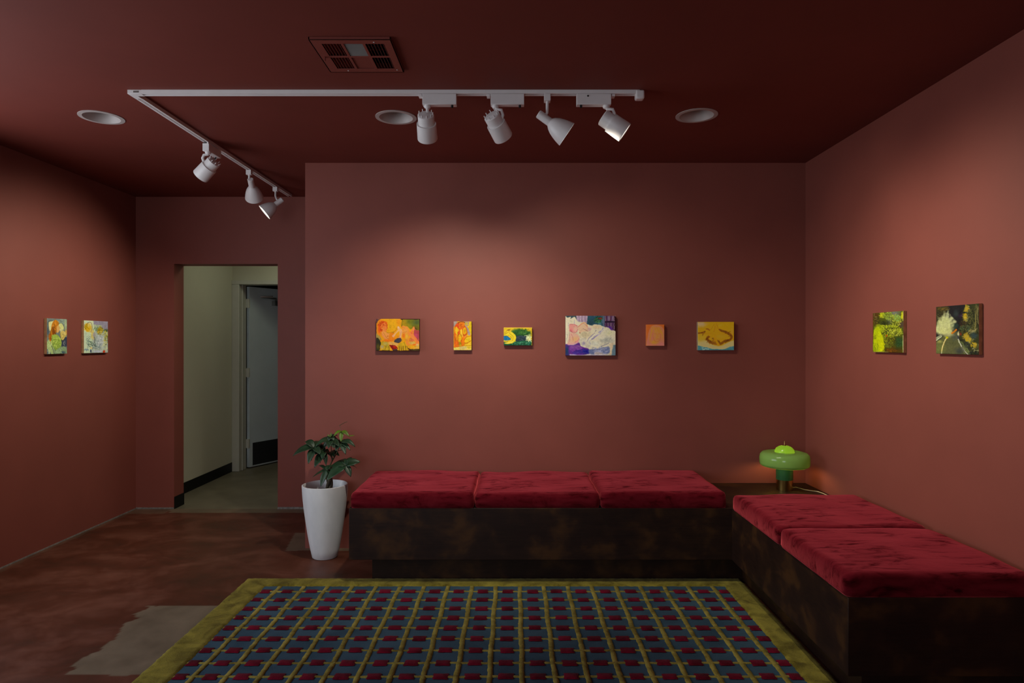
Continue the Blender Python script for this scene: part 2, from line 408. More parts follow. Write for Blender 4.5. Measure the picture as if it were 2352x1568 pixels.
for ci, (a, b) in enumerate(cols):
    for ri, (c, d) in enumerate(rows):
        m = MB()
        if ci == 1:
            for k in range(9):
                y = oy + c + (k + .5) * (d - c) / 9
                m.box(-(b - a) / 2, -.0085, -.0006, (b - a) / 2, .0085, .0006, Matrix.Translation((ox + (a + b) / 2, y, zf + .004)) @ Matrix.Rotation(math.radians(-28 if ri == 0 else -14), 4, 'X'))
        else:
            for k in range(6):
                x = ox + a + (k + .5) * (b - a) / 6
                hw = .0056 if ci == 0 else .0070; m.box(-hw, -(d - c) / 2, -.0007, hw, (d - c) / 2, .0007, Matrix.Translation((x, oy + (c + d) / 2, zf + .006)) @ Matrix.Rotation(math.radians(-76 if ci == 0 else 62), 4, 'Y'))
            if ci == 2 and ri == 0:
                for k in range(3):
                    y = oy + c + (k + 1) * (d - c) / 4; m.box(ox + a, y - .001, zf + .012, ox + b, y + .001, zf + .018)
        lb = m.build('louver_bank', M['ventgrey'] if (ci == 1 and ri == 0) else M['vent'], vt)
        if ci == 1 and ri == 0: lb['label'] = 'bare grey louver panel'
MB().box(ox + .028, oy + .028, H + .06, ox + W_ - .028, oy + D_ - .028, H + .065).box(ox + .0285, oy + .0285, H + .0195, ox + .03, oy + D_ - .0285, H + .06).box(ox + W_ - .03, oy + .0285, H + .0195, ox + W_ - .0285, oy + D_ - .0285, H + .06).box(ox + .03, oy + .0285, H + .0195, ox + W_ - .03, oy + .03, H + .06).box(ox + .03, oy + D_ - .03, H + .0195, ox + W_ - .03, oy + D_ - .0285, H + .06).build('duct_box', M['duct'], vt)
for sx, sy in ((.27, .024), (.09, .308), (.318, .30)):
    MB().lathe([(.004, 0), (.003, -.002), (0, -.0025)], 12, Matrix.Translation((ox + sx, oy + sy, zf - .002))).build('screw', M['whitetrim'], vt, smooth=True)
MB().box(ox + .022, oy + .160, zf - .018, ox + .024, oy + .172, zf - .002).build('damper_lever', M['vent'], vt)

# track: one L-shaped rail
TY = 3.250; TX = -1.949; TW = .035; TH = .020
tr = thing('lighting_track', (TX, TY, H), 'long white L shaped track rail screwed to the red ceiling', 'lighting track')
def rail(along, a, b, off):
    m = MB(); zt = H - .0003; zb = H - TH
    prof = [(0, zb), (0, zt), (TW, zt), (TW, zb), (TW - .010, zb), (TW - .010, zb + .012), (.010, zb + .012), (.010, zb)]
    vs = []
    for e in (a, b):
        for u, z in prof: vs.append((e, off + u, z) if along == 'x' else (off + u, e, z))
    n = len(prof)
    fs = [[k, (k + 1) % n, n + (k + 1) % n, n + k] for k in range(n)] + [[0, 1, 6, 7], [1, 2, 5, 6], [2, 3, 4, 5]] + [[n + k for k in q] for q in ([7, 6, 1, 0], [6, 5, 2, 1], [5, 4, 3, 2])]
    m.add(vs, fs); return m
rail('x', TX + .07, .635, TY).build('rail', M['white'], tr)
rail('y', TY + .07, 5.56, TX).build('rail', M['white'], tr)
m = MB().plate([(TX, TY), (TX + .07, TY), (TX + .07, TY + TW), (TX + TW, TY + TW), (TX + TW, TY + .07), (TX, TY + .07)], [], lambda u, v, w: Vector((u, v, H - TH - .001 + w)), TH + .0007)
m.build('corner_connector', M['white'], tr, bevel=.001)
MB().box(TX + .030, TY - .0008, H - .015, TX + .058, TY + .0002, H - .006).build('connector_badge', M['groove'], tr)
m = MB().box(.615, TY - .004, H - .046, .66, TY + TW + .004, H - .0003)
m.build('end_feed_cap', M['white'], tr, bevel=.008)

LIGHTS = []
def spot(name, pos, target, watts, deg, blend=1.0, col=(1, .94, .77), rad=.03):
    l = bpy.data.lights.new(name, 'SPOT'); l.energy = watts; l.spot_size = math.radians(deg); l.spot_blend = blend
    l.color = col; l.shadow_soft_size = rad
    o = bpy.data.objects.new(name, l); COL.objects.link(o); o.location = pos
    o.rotation_euler = (Vector(target) - Vector(pos)).to_track_quat('-Z', 'Y').to_euler()
    return o

def barrel(mtx, t, lit, fins=True):
    """barrel lamp: rear housing, wider front sleeve; axis +Z from the rear"""
    hd = MB().lathe([(.0, .0), (.036, .0), (.0415, .004), (.0415, .07)], 40, mtx).build('lamp_housing', M['white'], t, smooth=True)
    MB().lathe([(.0425, .050), (.0495, .050), (.0515, .135), (.050, .138), (.046, .136), (.044, .060)], 48, mtx).build('barrel_sleeve', M['white'], t, smooth=True)
    if fins:
        m = MB()
        for k in range(9):
            a = 2 * math.pi * (k + .5) / 9; r = .036
            p = mtx @ Vector((r * math.cos(a), r * math.sin(a), .004)); q = mtx @ Vector((r * math.cos(a), r * math.sin(a), -.012))
            m.tube([p, q], .0025, 6)
        m.build('cooling_pins', M['white'], t)
    MB().lathe([(.045, .126 if lit else .11), (.0, .126 if lit else .11)], 32, mtx).build('lens', M['glow'], t)

def driver_track_light(px0, px1, stem_left, aim, label, group='track spotlights', stem_len=.035, screw=False, reach=.05, watts=180, deg=78, offx=0.0):
    """spotlight with a box driver on the front rail"""
    y0, y1 = TY - .003, TY + TW + .003
    x0, x1 = (px0 - CX) * y0 / F, (px1 - CX) * y0 / F
    zt, zb = H - TH - .001, H - TH - .055
    t = thing('track_spotlight', ((x0 + x1) / 2, TY + TW / 2, zb), label, 'track light', group)
    MB().box(x0, y0, zb, x1, y1, zt).build('driver_box', M['white'], t, bevel=.002)
    if stem_left: xs = x0 + .023; lx = x0 - .020
    else: xs = x1 - .023; lx = x1 + .004
    MB().box(lx, y0 + .004, zt - .012, lx + .016, y1 - .004, zt - .0005).build('track_latch', M['white'], t, bevel=.001)
    kx = x1 - .022 if stem_left else x0 + .022
    MB().lathe([(.006, 0), (.006, -.012), (.003, -.014), (0, -.014)], 14, Matrix.Translation((kx, y0 + .012, zb - .0005))).build('thumb_screw', M['black'], t)
    if screw: MB().lathe([(.0045, 0), (.0045, .002), (0, .002)], 12, aim_mtx((x0 + .056, y0 - .0002, zt - .012), (0, -1, 0))).build('screw', M['black'], t)
    yc = TY + TW / 2
    return t, xs, yc, zb

def finish_barrel(t, xs, yc, zb, bend, center, target, watts, deg, lit, fins=True, light_at=None):
    d = (Vector(target) - Vector(center)).normalized()
    rear = Vector(center) - d * .07
    mtx = aim_mtx(rear, d)
    m = MB().lathe([(.017, 0), (.017, -.008), (.012, -.014)], 20, Matrix.Translation((xs, yc, zb - .0005)), True, True)
    m.tube([(xs, yc, zb - .008)] + bend, .0085, 10)
    m.build('swivel_arm', M['white'], t, smooth=True)
    barrel(mtx, t, lit, fins)
    spot('spot_lamp', rear + d * .150, light_at or target, watts, deg)

# A: leftmost barrel, aimed at the pictures on the back wall
t, xs, yc, zb = driver_track_light(970, 1048, True, None, 'leftmost barrel spotlight on the front rail, hanging straight below its driver box')
c = P(980, 292, 3.30)
finish_barrel(t, xs, yc, zb, [(xs, yc, zb - .03), (xs, yc + .004, c.z + .055)], c, (-.50, YB, 1.40), 75, 102, False, light_at=(-.50, YB, .82))
# B
t, xs, yc, zb = driver_track_light(1127, 1204, True, None, 'second barrel spotlight from the left on the front rail, tilted to the right')
c = P(1143, 291, 3.30)
finish_barrel(t, xs, yc, zb, [(xs + .004, yc, zb - .018), (xs + .03, yc, zb - .022), (xs + .038, yc + .003, c.z + .05), (xs + .028, yc + .012, c.z + .015)], c, (.75, YB, 1.40), 34, 104, False, light_at=(.72, YB, 1.0))
# D
t, xs, yc, zb = driver_track_light(1325, 1404, False, None, 'lit barrel spotlight at the right end of the rail, aimed at the right wall', screw=True)
c = P(1410, 287, 3.255)
finish_barrel(t, xs, yc, zb, [(xs + .004, yc, zb - .016), (xs + .034, yc, zb - .019), (xs + .042, yc, zb - .04), (xs + .040, yc, c.z + .03), (xs + .034, yc - .005, c.z + .01)], c, (XR, 3.22, 1.45), 74, 100, True, fins=False, light_at=(XR, 2.95, .95))

def bell(mtx, t, lit):
    MB().lathe([(0, 0), (.018, 0), (.0215, .004), (.0215, .075)], 36, mtx).build('lamp_neck', M['white'], t, smooth=True)
    MB().lathe([(.0205, .070), (.0225, .073), (.033, .084), (.0445, .103), (.0535, .127), (.0605, .152), (.0655, .178), (.0640, .178), (.059, .152), (.043, .106), (.0, .085)], 48, mtx).build('bell_shade', M['white'], t, smooth=True, angle=60)
    MB().lathe([(.0630, .169), (.03, .172), (0, .173)], 40, mtx).build('lens', M['glow'] if lit else M['whitetrim'], t, smooth=True)

def bell_light(ax, ay, neck_px, neck_Y, target, label, watts, deg, lit, alongy=False):
    zt = H - TH - .0008; zb = zt - .034
    t = thing('track_spotlight', (ax, ay, zb), label, 'track light', 'track spotlights')
    w, d = (.016, .022) if not alongy else (.019, .016)
    MB().box(ax - w, ay - d, zb, ax + w, ay + d, zt).build('track_adapter', M['white'], t, bevel=.002)
    rear = P(*neck_px, neck_Y)
    dr = (Vector(target) - rear).normalized(); mtx = aim_mtx(rear, dr)
    j = rear + dr * .035
    up = Vector((0, 0, 1)); n = (up - dr * dr.dot(up)).normalized()
    MB().tube([(ax, ay, zb + .002), (ax, ay, zb - .035), tuple(j + n * .030), tuple(j + n * .012)], [.008, .008, .007, .007], 10).build('stem', M['white'], t, smooth=True)
    bell(mtx, t, lit)
    if watts: spot('spot_lamp', rear + dr * .185, target, watts, deg)
# C
bell_light((1257 - CX) * 3.267 / F, TY + TW / 2, (1236, 261), 3.255, (XR, 3.50, 1.30), 'bell shaped spotlight hanging from the front rail between two driver boxes', 44, 86, True)
# left rail: E barrel
ex, ey = TX + TW / 2, 4.04
zt, zb = H - TH - .001, H - TH - .055
t = thing('track_spotlight', (ex, ey + .08, zb), 'barrel spotlight on the side rail, nearest to the rail corner', 'track light', 'track spotlights')
MB().box(TX - .003, ey, zb, TX + TW + .003, ey + .17, zt - .006).build('driver_box', M['white'], t, bevel=.002)
MB().box(TX + .003, ey + .002, zt - .008, TX + .026, ey + .012, zt - .0005).build('track_latch', M['black'], t)
MB().box(TX + .026, ey - .003, zt - .010, TX + .035, ey + .004, zt).build('latch_tab', M['white'], t)
MB().lathe([(.006, 0), (.006, -.012), (0, -.013)], 14, Matrix.Translation((TX + .012, ey + .145, zb - .0005))).build('thumb_screw', M['black'], t)
c = P(476, 388, 4.10)
xs, yc = ex + .004, ey + .022
finish_barrel(t, xs, yc, zb, [(xs, yc, zb - .016), (xs - .026, yc, zb - .02), (xs - .034, yc, zb - .04), (xs - .034, yc + .01, c.z + .045), (c.x + .012, c.y, c.z + .02)], c, (XL, 4.50, 1.40), 55, 108, False, light_at=(XL, 4.5, 1.05))
# F, G bells
bell_light(ex, 4.705, (575, 411), 4.70, P(594, 500, 5.0), 'bell spotlight on the side rail pointing down towards the doorway', 0, 60, False, True)
bell_light(ex, 5.225, (649, 458), 5.22, (XL, 4.70, 1.34), 'lit bell spotlight at the far end of the side rail, aimed left', 32, 100, True, True)

# ------------------------------------------------------------------ benches and cushions
BZ0, BZ1 = .155, .465; BX0 = -.993; BY = 3.882
RX = 1.313; RY0 = 2.53; RY1 = BY - .004
b1 = thing('wooden_bench', (.5, 4.2, 0), 'long dark stained plywood bench along the back wall carrying three cushions', 'bench')
MB().box(BX0, BY, BZ0, XR - .004, YB - .003, BZ1).build('bench_box', M['wood'], b1, bevel=.002)
MB().box(BX0 + .117, BY + .106, 0, XR - .01, YB - .01, BZ0 - .0005).build('plinth', M['wood'], b1)
b2 = thing('wooden_bench', (1.7, 3.2, 0), 'dark stained plywood bench along the right wall carrying two cushions', 'bench')
MB().box(RX, RY0, BZ0, XR - .004, RY1, BZ1).build('bench_box', M['wood'], b2, bevel=.002)
MB().box(RX + .096, RY0 + .08, 0, XR - .01, RY1 + .095, BZ0 - .0005).build('plinth', M['wood'], b2)

def cushion(x0, x1, y0, y1, seed, label, th=.092, lean=0.0):
    rr = random.Random(seed); z0 = BZ1 + .001
    nx, ny = 34, 32
    me = MB(); rad = .020
    def prof(t):   # maps 0..1 to (inset, height frac)
        return t
    cxm, cym = (x0 + x1) / 2, (y0 + y1) / 2
    # top and side surface as a heightfield-like superellipsoid shell: rings from the bottom edge up and over
    rings = [(0.004, 0), (0.0, .010), (0.0, th * .5), (.001, th * .74), (.006, th * .90), (.016, th * .98), (.034, th)]
    for k in range(1, 9): rings.append((.034 + (min(x1 - x0, y1 - y0) / 2 - .035) * k / 8, th))
    ph = [rr.uniform(0, 6.28) for _ in range(8)]
    def zoff(x, y):
        return .0028 * (math.sin(9 * x + ph[0]) * math.cos(7 * y + ph[1]) + .8 * math.sin(15 * x + 8 * y + ph[2]) + .5 * math.sin(23 * y - 12 * x + ph[3]))
    n_side = 26; vs = []; n = n_side * 4
    for inset, z in rings:
        a0, a1, c0, c1 = x0 + inset, x1 - inset, y0 + inset, y1 - inset
        r = max(.002, min(rad, (min(a1 - a0, c1 - c0)) / 2 * .9)) if inset < .1 else .004
        for k in range(n):
            s, q = divmod(k, n_side); u = q / n_side
            if s == 0: x, y = a0 + (a1 - a0) * u, c0
            elif s == 1: x, y = a1, c0 + (c1 - c0) * u
            elif s == 2: x, y = a1 - (a1 - a0) * u, c1
            else: x, y = a0, c1 - (c1 - c0) * u
            # round the corners
            dx = max(0, max(a0 + r - x, x - (a1 - r))); dy = max(0, max(c0 + r - y, y - (c1 - r)))
            if dx > 0 and dy > 0:
                l = math.hypot(dx, dy)
                if l > r:
                    sx = -1 if x < cxm else 1; sy = -1 if y < cym else 1
                    x += -sx * (dx - dx / l * r); y += -sy * (dy - dy / l * r)
            w = z / th
            puff = .003 * math.sin(3.3 * (x + y) * 4 + ph[4]) * w * (1 - w) * 4
            dz = zoff(x, y) * w * w + (.006 * w * (1 - ((x - cxm) / (x1 - x0) * 2) ** 2) * (1 - ((y - cym) / (y1 - y0) * 2) ** 2))
            vs.append((x + puff * (1 if x < cxm else -1) * .5, y + puff * .5, z0 + z + dz))
    fs = []
    for i in range(len(rings) - 1):
        for k in range(n): fs.append([i * n + k, i * n + (k + 1) % n, (i + 1) * n + (k + 1) % n, (i + 1) * n + k])
    fs.append([(len(rings) - 1) * n + k for k in range(n)]); fs.append(list(range(n))[::-1])
    me.add(vs, fs)
    o = me.build('seat_cushion', M['velvet'], None, ((x0 + x1) / 2, (y0 + y1) / 2, z0), smooth=True, angle=70)
    return tag(o, label, 'cushion', 'crimson velvet bench cushions')
cushion(-.985, -.238, BY - .004, YB - .012, 1, 'crimson velvet cushion at the plant end of the back bench')
cushion(-.234, .522, BY + .004, YB - .012, 2, 'middle crimson velvet cushion of the three on the back bench', th=.086)
cushion(.527, 1.285, BY - .002, YB - .012, 3, 'crimson velvet cushion at the lamp end of the back bench', th=.094)
cushion(RX - .006, 2.045, 3.172, BY - .02, 4, 'crimson velvet cushion on the right bench, just in front of the lamp')
cushion(RX - .008, 2.045, RY0 - .004, 3.168, 5, 'nearest crimson velvet cushion, at the front end of the right bench')

# ------------------------------------------------------------------ table lamp
lx, ly, lz = (1802 - CX) * 4.37 / F, 4.37, BZ1 + .001
lamp = thing('table_lamp', (lx, ly, lz), 'green mushroom table lamp with brass base glowing in the bench corner', 'table lamp')
T = Matrix.Translation((lx, ly, lz))
MB().lathe([(0, 0), (.0535, 0), (.0535, .070), (0, .070)], 48, T).build('base', M['brass'], lamp, smooth=True, label='polished brass base')
MB().lathe([(.0545, .0702), (.0550, .076), (.0545, .165), (0, .166)], 48, T).build('stem', M['stemgreen'], lamp, smooth=True)
MB().lathe([(.0, .150), (.02, .166), (.02, .19), (.028, .205), (.03, .222), (.022, .240), (0, .246)], 24, T).build('bulb', M['bulb'], lamp, smooth=True)
r = .160
prof = [(.058, .160), (.115, .158), (.145, .160), (.156, .167), (.160, .18), (.160, .215), (.156, .236), (.144, .250), (.120, .256), (.090, .258), (.064, .256),
        (.064, .253), (.090, .255), (.119, .253), (.142, .247), (.153, .234), (.157, .214), (.157, .181), (.153, .170), (.144, .163)]
MB().lathe(prof[2:], 72, T).build('shade', M['shade'], lamp, smooth=True, angle=70)
MB().lathe([(.064, .255), (.062, .266), (.054, .281), (.040, .292), (.022, .298), (0, .2995), ], 56, T).build('dome', M['dome'], lamp, smooth=True, angle=70)
MB().lathe([(.011, .2995), (.011, .304), (.004, .306), (.0028, .312), (.0022, .330), (0, .332)], 20, T).build('finial', M['brass'], lamp, smooth=True)
zc = lz + .004 - .0005
MB().tube([(lx + .05, ly + .01, zc + .006), (lx + .09, ly + .03, zc + .006), (lx + .13, ly - .02, zc), (lx + .165, ly - .055, zc), (lx + .19, ly - .07, zc), (lx + .20, ly - .11, zc), (lx + .205, ly - .2, zc), (lx + .207, ly - .30, zc)], .003, 8).build('power_cord', M['cordwhite'], lamp, smooth=True)

# ------------------------------------------------------------------ potted plant
px, pyY = -1.290, 4.405
plant = thing('potted_plant', (px, pyY, 0), 'leafy green money tree in a tall tapered white planter beside the bench', 'plant')
T = Matrix.Translation((px, pyY, 0))
pot_prof = [(0, .0), (.078, .0), (.085, .006), (.097, .06), (.113, .15), (.128, .25), (.140, .34), (.148, .42), (.152, .485), (.152, .494), (.146, .496), (.142, .488), (.139, .42), (.132, .35)]
MB().lathe(pot_prof, 72, T).build('planter', M['pot'], plant, smooth=True, angle=50)
m = MB()
ring = [(0, .436)] + [(.02 * k, .436 + .004 * math.sin(k * 2.1)) for k in range(1, 7)] + [(.139, .430)]
m.lathe([(r_ if r_ > 0 else .0005, z) for r_, z in ring], 40, T); m.build('soil', M['soil'], plant, smooth=True)
PY = pyY
def zp(zx, zy, dy=0.0):            # a point seen in the plant's picture region
    return P(670 + zx / 9.2235, 960 + zy / 9.2235, PY + dy)
trunk_top = zp(800, 1020); trunk_base = Vector((zp(800, 1440).x, PY, .425))
m = MB()
for k in range(3):                 # braided trunk
    pts = []
    for i in range(13):
        u = i / 12; a = 2 * math.pi * (k / 3 + u * 0.9)
        p = trunk_base.lerp(trunk_top, u); w = .013 * (1 - .35 * u)
        pts.append(p + Vector((w * math.cos(a), w * math.sin(a), 0)))
    m.tube(pts, [.015 - .005 * i / 12 for i in range(13)], 8)
m.build('trunk', M['bark'], plant, smooth=True)
def stalk(a, b, bow=.012, r=.0032, mat='twig'):
    a, b = Vector(a), Vector(b); mid = (a + b) / 2 + Vector((0, 0, bow))
    pts = [((1 - u) ** 2) * a + 2 * u * (1 - u) * mid + u * u * b for u in [i / 8 for i in range(9)]]
    MB().tube(pts, [r * (1 - .3 * i / 8) for i in range(9)], 6).build('leaf_stalk', M[mat], plant, smooth=True)
def leaf(a, b, width, droop=.015, roll=0.0, mat='leaf'):
    a, b = Vector(a), Vector(b); d = b - a; Ln = d.length; d.normalize()
    view = Vector((a.x, a.y, a.z - CAMZ)).normalized()
    side = d.cross(Vector((0, -.55, .85))).normalized()
    side = (Matrix.Rotation(roll, 3, d) @ side).normalized(); nrm = side.cross(d).normalized()
    if nrm.z < 0: nrm = -nrm
    vs = []; N = 10
    for i in range(N + 1):
        u = i / N
        w = width * .5 * (math.sin(math.pi * min(1, u ** .75)) ** .8 if 0 < u < 1 else 0.02)
        p = a + d * Ln * u + Vector((0, 0, droop * 4 * u * (1 - u)))
        for q in (-1, -.5, 0, .5, 1): vs.append(p + side * w * q + nrm * abs(q) * w * .28)
    fs = [[i * 5 + j, i * 5 + j + 1, (i + 1) * 5 + j + 1, (i + 1) * 5 + j] for i in range(N) for j in range(4)]
    m = MB().add(vs, fs)
    o = m.build('leaf', M[mat], plant, smooth=True, angle=80)
    so = o.modifiers.new('thickness', 'SOLIDIFY'); so.thickness = .0008
    if mat == 'newleaf': o['label'] = 'fresh lime green leaf'
    return o
S9 = PY / F / 9.2235
hub = {'left': zp(480, 640, -.05), 'mid': zp(705, 725, -.03), 'top': zp(830, 480, -.01), 'rt': zp(1040, 520, -.02), 'rl': zp(1150, 1000, -.05), 'low': zp(735, 1100, -.07), 'in': zp(800, 730, .03), 'new': zp(1055, 275, .0), 'crown': zp(830, 420, .0), 'twig': zp(1010, 150, .02)}
fork = zp(860, 900)
stalk(trunk_top, fork, 0, .007); stalk(fork, zp(980, 690), 0, .005); stalk(zp(980, 690), hub['rt'], .004); stalk(fork, zp(840, 690), 0, .005); stalk(zp(840, 690), hub['top'], 0)
stalk(zp(850, 720), hub['mid'], .004); stalk(zp(760, 720), hub['left'], .02); stalk(trunk_top, hub['rl'], .03); stalk(trunk_top, hub['low'], .02)
stalk(hub['top'], hub['crown'], 0, .002); stalk(hub['rt'], hub['new'], .0, .002); stalk(zp(980, 690), zp(1160, 700), .01, .003); stalk(fork, hub['in'], .005)
stalk(zp(1010, 160), zp(1180, 75), .006, .0022); stalk(hub['new'], zp(1010, 160, .02), .01, .0012)
def L(h, zx, zy, w, dy=0.0, droop=.012, roll=0.0, mat='leaf', start=None):
    a = hub[h] if start is None else zp(*start)
    leaf(a, zp(zx, zy, dy), w * 1.22 * S9, droop, roll, mat)
L('left', 20, 805, 150, -.10, .020); L('left', 278, 500, 130, -.02, .018); L('left', 350, 970, 140, -.12, .010); L('left', 560, 480, 110, .03)
L('left', 640, 560, 130, .02); L('left', 600, 770, 120, -.10)
L('mid', 480, 1045, 160, -.10, .010); L('mid', 400, 800, 120, -.08); L('mid', 730, 1000, 80, -.06, .004); L('mid', 520, 600, 120, .02); L('mid', 640, 860, 110, -.09)
L('top', 500, 600, 110, -.06, .018); L('top', 590, 470, 90, .03); L('top', 1010, 600, 120, -.06, .012); L('top', 780, 640, 130, -.08); L('top', 900, 640, 130, -.07); L('top', 1000, 470, 90, .02)
L('crown', 765, 425, 60, 0); L('crown', 900, 480, 90, -.02); L('crown', 770, 500, 90, -.02); L('crown', 975, 375, 50, .01); L('crown', 950, 450, 80, .01)
L('rt', 1350, 615, 110, -.04, .022); L('rt', 1245, 685, 80, -.05, .010); L('rt', 1145, 770, 100, -.07, .008); L('rt', 850, 520, 90, .03, .008); L('rt', 1160, 480, 60, .03, .008)
L('rl', 1455, 930, 150, -.03, .010, .2); L('rl', 1255, 1245, 110, -.08, .004); L('rl', 1265, 825, 110, .02, .004); L('rl', 740, 1320, 210, -.12, .012); L('rl', 790, 1050, 150, -.02, .012); L('rl', 1075, 870, 90, .02); L('rl', 930, 930, 110, .03)
L('low', 615, 1450, 110, -.12, .004); L('low', 435, 1255, 75, -.02, .006); L('low', 740, 1230, 100, -.06, .0); L('low', 900, 1090, 110, .0); L('low', 560, 1010, 60, .02)
L('in', 1010, 800, 110, .0); L('in', 900, 820, 110, -.03); L('in', 690, 720, 80, .02)
L('left', 180, 640, 110, .03, .02); L('left', 420, 900, 130, .04, .01); L('left', 700, 560, 120, .05); L('mid', 880, 860, 110, .03, .006); L('mid', 600, 960, 100, .04, .006)
L('top', 640, 690, 120, -.02, .012); L('top', 900, 540, 110, .06); L('top', 700, 420, 90, .05, .014); L('rt', 1290, 540, 80, .04, .016); L('rt', 930, 700, 110, -.06, .01); L('rt', 1080, 640, 80, .05); L('rl', 1380, 1060, 100, .03, .01); L('rl', 960, 1130, 130, .04, .01); L('rl', 1180, 880, 80, -.06, .0); L('low', 560, 1160, 90, .05, .008); L('low', 820, 1000, 100, -.03, .006); L('crown', 880, 340, 50, -.02, .006); L('crown', 690, 460, 70, .03, .01)
L('new', 885, 390, 70, -.02, .010, 0, 'newleaf'); L('new', 1045, 500, 75, -.04, .0, 0, 'newleaf'); L('new', 1215, 385, 75, -.02, .008, 0, 'newleaf'); L('new', 1335, 362, 28, .02, .0, 0, 'newleaf', (1200, 385)); L('crown', 835, 300, 35, .0, 0, 0, 'newleaf'); L('crown', 740, 350, 22, .0, .006, 0, 'newleaf')

# ------------------------------------------------------------------ rug
RGX0, RGX1, RGY1, RGY0 = -1.642, 1.392, 3.978, 1.60
FX0, FX1, FY1, FY0 = -1.485, 1.258, 3.852, 1.74
rug = thing('area_rug', (0, 2.8, 0), 'olive bordered rug with a blue field, olive grid and crimson tufts on the floor', 'rug')
MB().box(RGX0 + .01, RGY0 + .01, .0005, RGX1 - .01, RGY1 - .01, .006).build('woven_field', M['blue'], rug)
def pile_grid(x0, x1, y0, y1, z, step, jit, m, rng):
    nx = max(2, int((x1 - x0) / step)); ny = max(2, int((y1 - y0) / step)); vs = []; 
    for j in range(ny + 1):
        for i in range(nx + 1):
            e = min(i, nx - i, j, ny - j)
            zz = .004 if e == 0 else z + rng.uniform(-jit, jit)
            jx = rng.uniform(-.003, .003) if i in (0, nx) else 0; jy = rng.uniform(-.003, .003) if j in (0, ny) else 0
            vs.append((x0 + (x1 - x0) * i / nx + jx, y0 + (y1 - y0) * j / ny + jy, zz))
    fs = [[j * (nx + 1) + i, j * (nx + 1) + i + 1, (j + 1) * (nx + 1) + i + 1, (j + 1) * (nx + 1) + i] for j in range(ny) for i in range(nx)]
    m.add(vs, fs)
rng = random.Random(11)
m = MB()
def border_ring(m):
    xs = [RGX0 + (FX0 - RGX0) * i / 13 for i in range(13)] + [FX0 + (FX1 - FX0) * i / 210 for i in range(210)] + [FX1 + (RGX1 - FX1) * i / 11 for i in range(12)]
    ys = [RGY0 + (FY0 - RGY0) * i / 11 for i in range(11)] + [FY0 + (FY1 - FY0) * i / 160 for i in range(160)] + [FY1 + (RGY1 - FY1) * i / 10 for i in range(11)]
    nx, ny = len(xs), len(ys); ids = {}; vs = []; fs = []
    inside = lambda i, j: 13 <= i < 13 + 210 and 11 <= j < 11 + 160          # cell of the field
    def vid(i, j):
        if (i, j) not in ids:
            low = i in (0, nx - 1) or j in (0, ny - 1) or (i in (13, 223) and 11 <= j <= 171) or (j in (11, 171) and 13 <= i <= 223)
            jt = .0035 if low else .001
            ids[i, j] = len(vs); vs.append((xs[i] + rng.uniform(-jt, jt), ys[j] + rng.uniform(-jt, jt), .0052 if low else .0130 + rng.uniform(-.0012, .0012)))
        return ids[i, j]
    for j in range(ny - 1):
        for i in range(nx - 1):
            if not inside(i, j): fs.append([vid(i, j), vid(i + 1, j), vid(i + 1, j + 1), vid(i, j + 1)])
    m.add(vs, fs)
border_ring(m)
m.build('pile_border', M['olive'], rug, smooth=True, angle=80)
def strip(m, a, b, w, z, rng, step=.014, jit=.0018):
    a, b = Vector(a), Vector(b); d = b - a; L_ = d.length; d.normalize(); s_ = Vector((-d.y, d.x, 0)); n = int(L_ / step); vs = []
    ph = rng.uniform(0, 6)
    for i in range(n + 1):
        c = a + d * L_ * i / n + s_ * (.0022 * math.sin(i * .21 + ph) + rng.uniform(-.0006, .0006))
        w0, w1 = w / 2 + rng.uniform(-jit, jit), w / 2 + rng.uniform(-jit, jit); h = z + rng.uniform(-.001, .001)
        for q, zz in ((-w0, .0055), (-w0 * .86, h * .96), (0, h), (w1 * .86, h * .96), (w1, .0055)): vs.append(tuple(c + s_ * q + Vector((0, 0, zz))))
    m.add(vs, [[i * 5 + j, i * 5 + j + 1, (i + 1) * 5 + j + 1, (i + 1) * 5 + j] for i in range(n) for j in range(4)])
LINX = [-1.397 + .14336 * k for k in range(19)]
ROWY = [3.771 - .1197 * k for k in range(17)]
m = MB()
for x in LINX: strip(m, (x, FY0, 0), (x, FY1, 0), .025, .0098, rng)
for y in ROWY: strip(m, (FX0, y, 0), (FX1, y, 0), .015, .0094, rng)
m.build('pile_grid', M['olive_line'], rug, smooth=True, angle=80)
m = MB()
cxs = [LINX[0] - .0565] + [(LINX[k] + LINX[k + 1]) / 2 for k in range(18)] + [LINX[-1] + .046]
for y in ROWY:
    for i, x in enumerate(cxs):
        w, h = .066 + rng.uniform(-.004, .004), .052 + rng.uniform(-.004, .004)
        if i in (0, len(cxs) - 1): w *= .85
        xx, yy = x + rng.uniform(-.003, .003), y + rng.uniform(-.003, .003)
        vs = []; nn = 6
        sh = rng.uniform(-.004, .004)
        for j in range(nn + 1):
            for i2 in range(nn + 1):
                u, v = i2 / nn - .5, j / nn - .5
                e = min(i2, nn - i2, j, nn - j); z = (.0085, .0128, .0134, .0138)[min(e, 3)] + rng.uniform(-.0007, .0007) * (e > 0)
                vs.append((xx + u * w + v * sh + rng.uniform(-.0014, .0014), yy + v * h + rng.uniform(-.0014, .0014), z))
        m.add(vs, [[j * (nn + 1) + i2, j * (nn + 1) + i2 + 1, (j + 1) * (nn + 1) + i2 + 1, (j + 1) * (nn + 1) + i2] for j in range(nn) for i2 in range(nn)])
m.build('crimson_tufts', M['crimson'], rug, smooth=True, angle=70, kind='stuff')

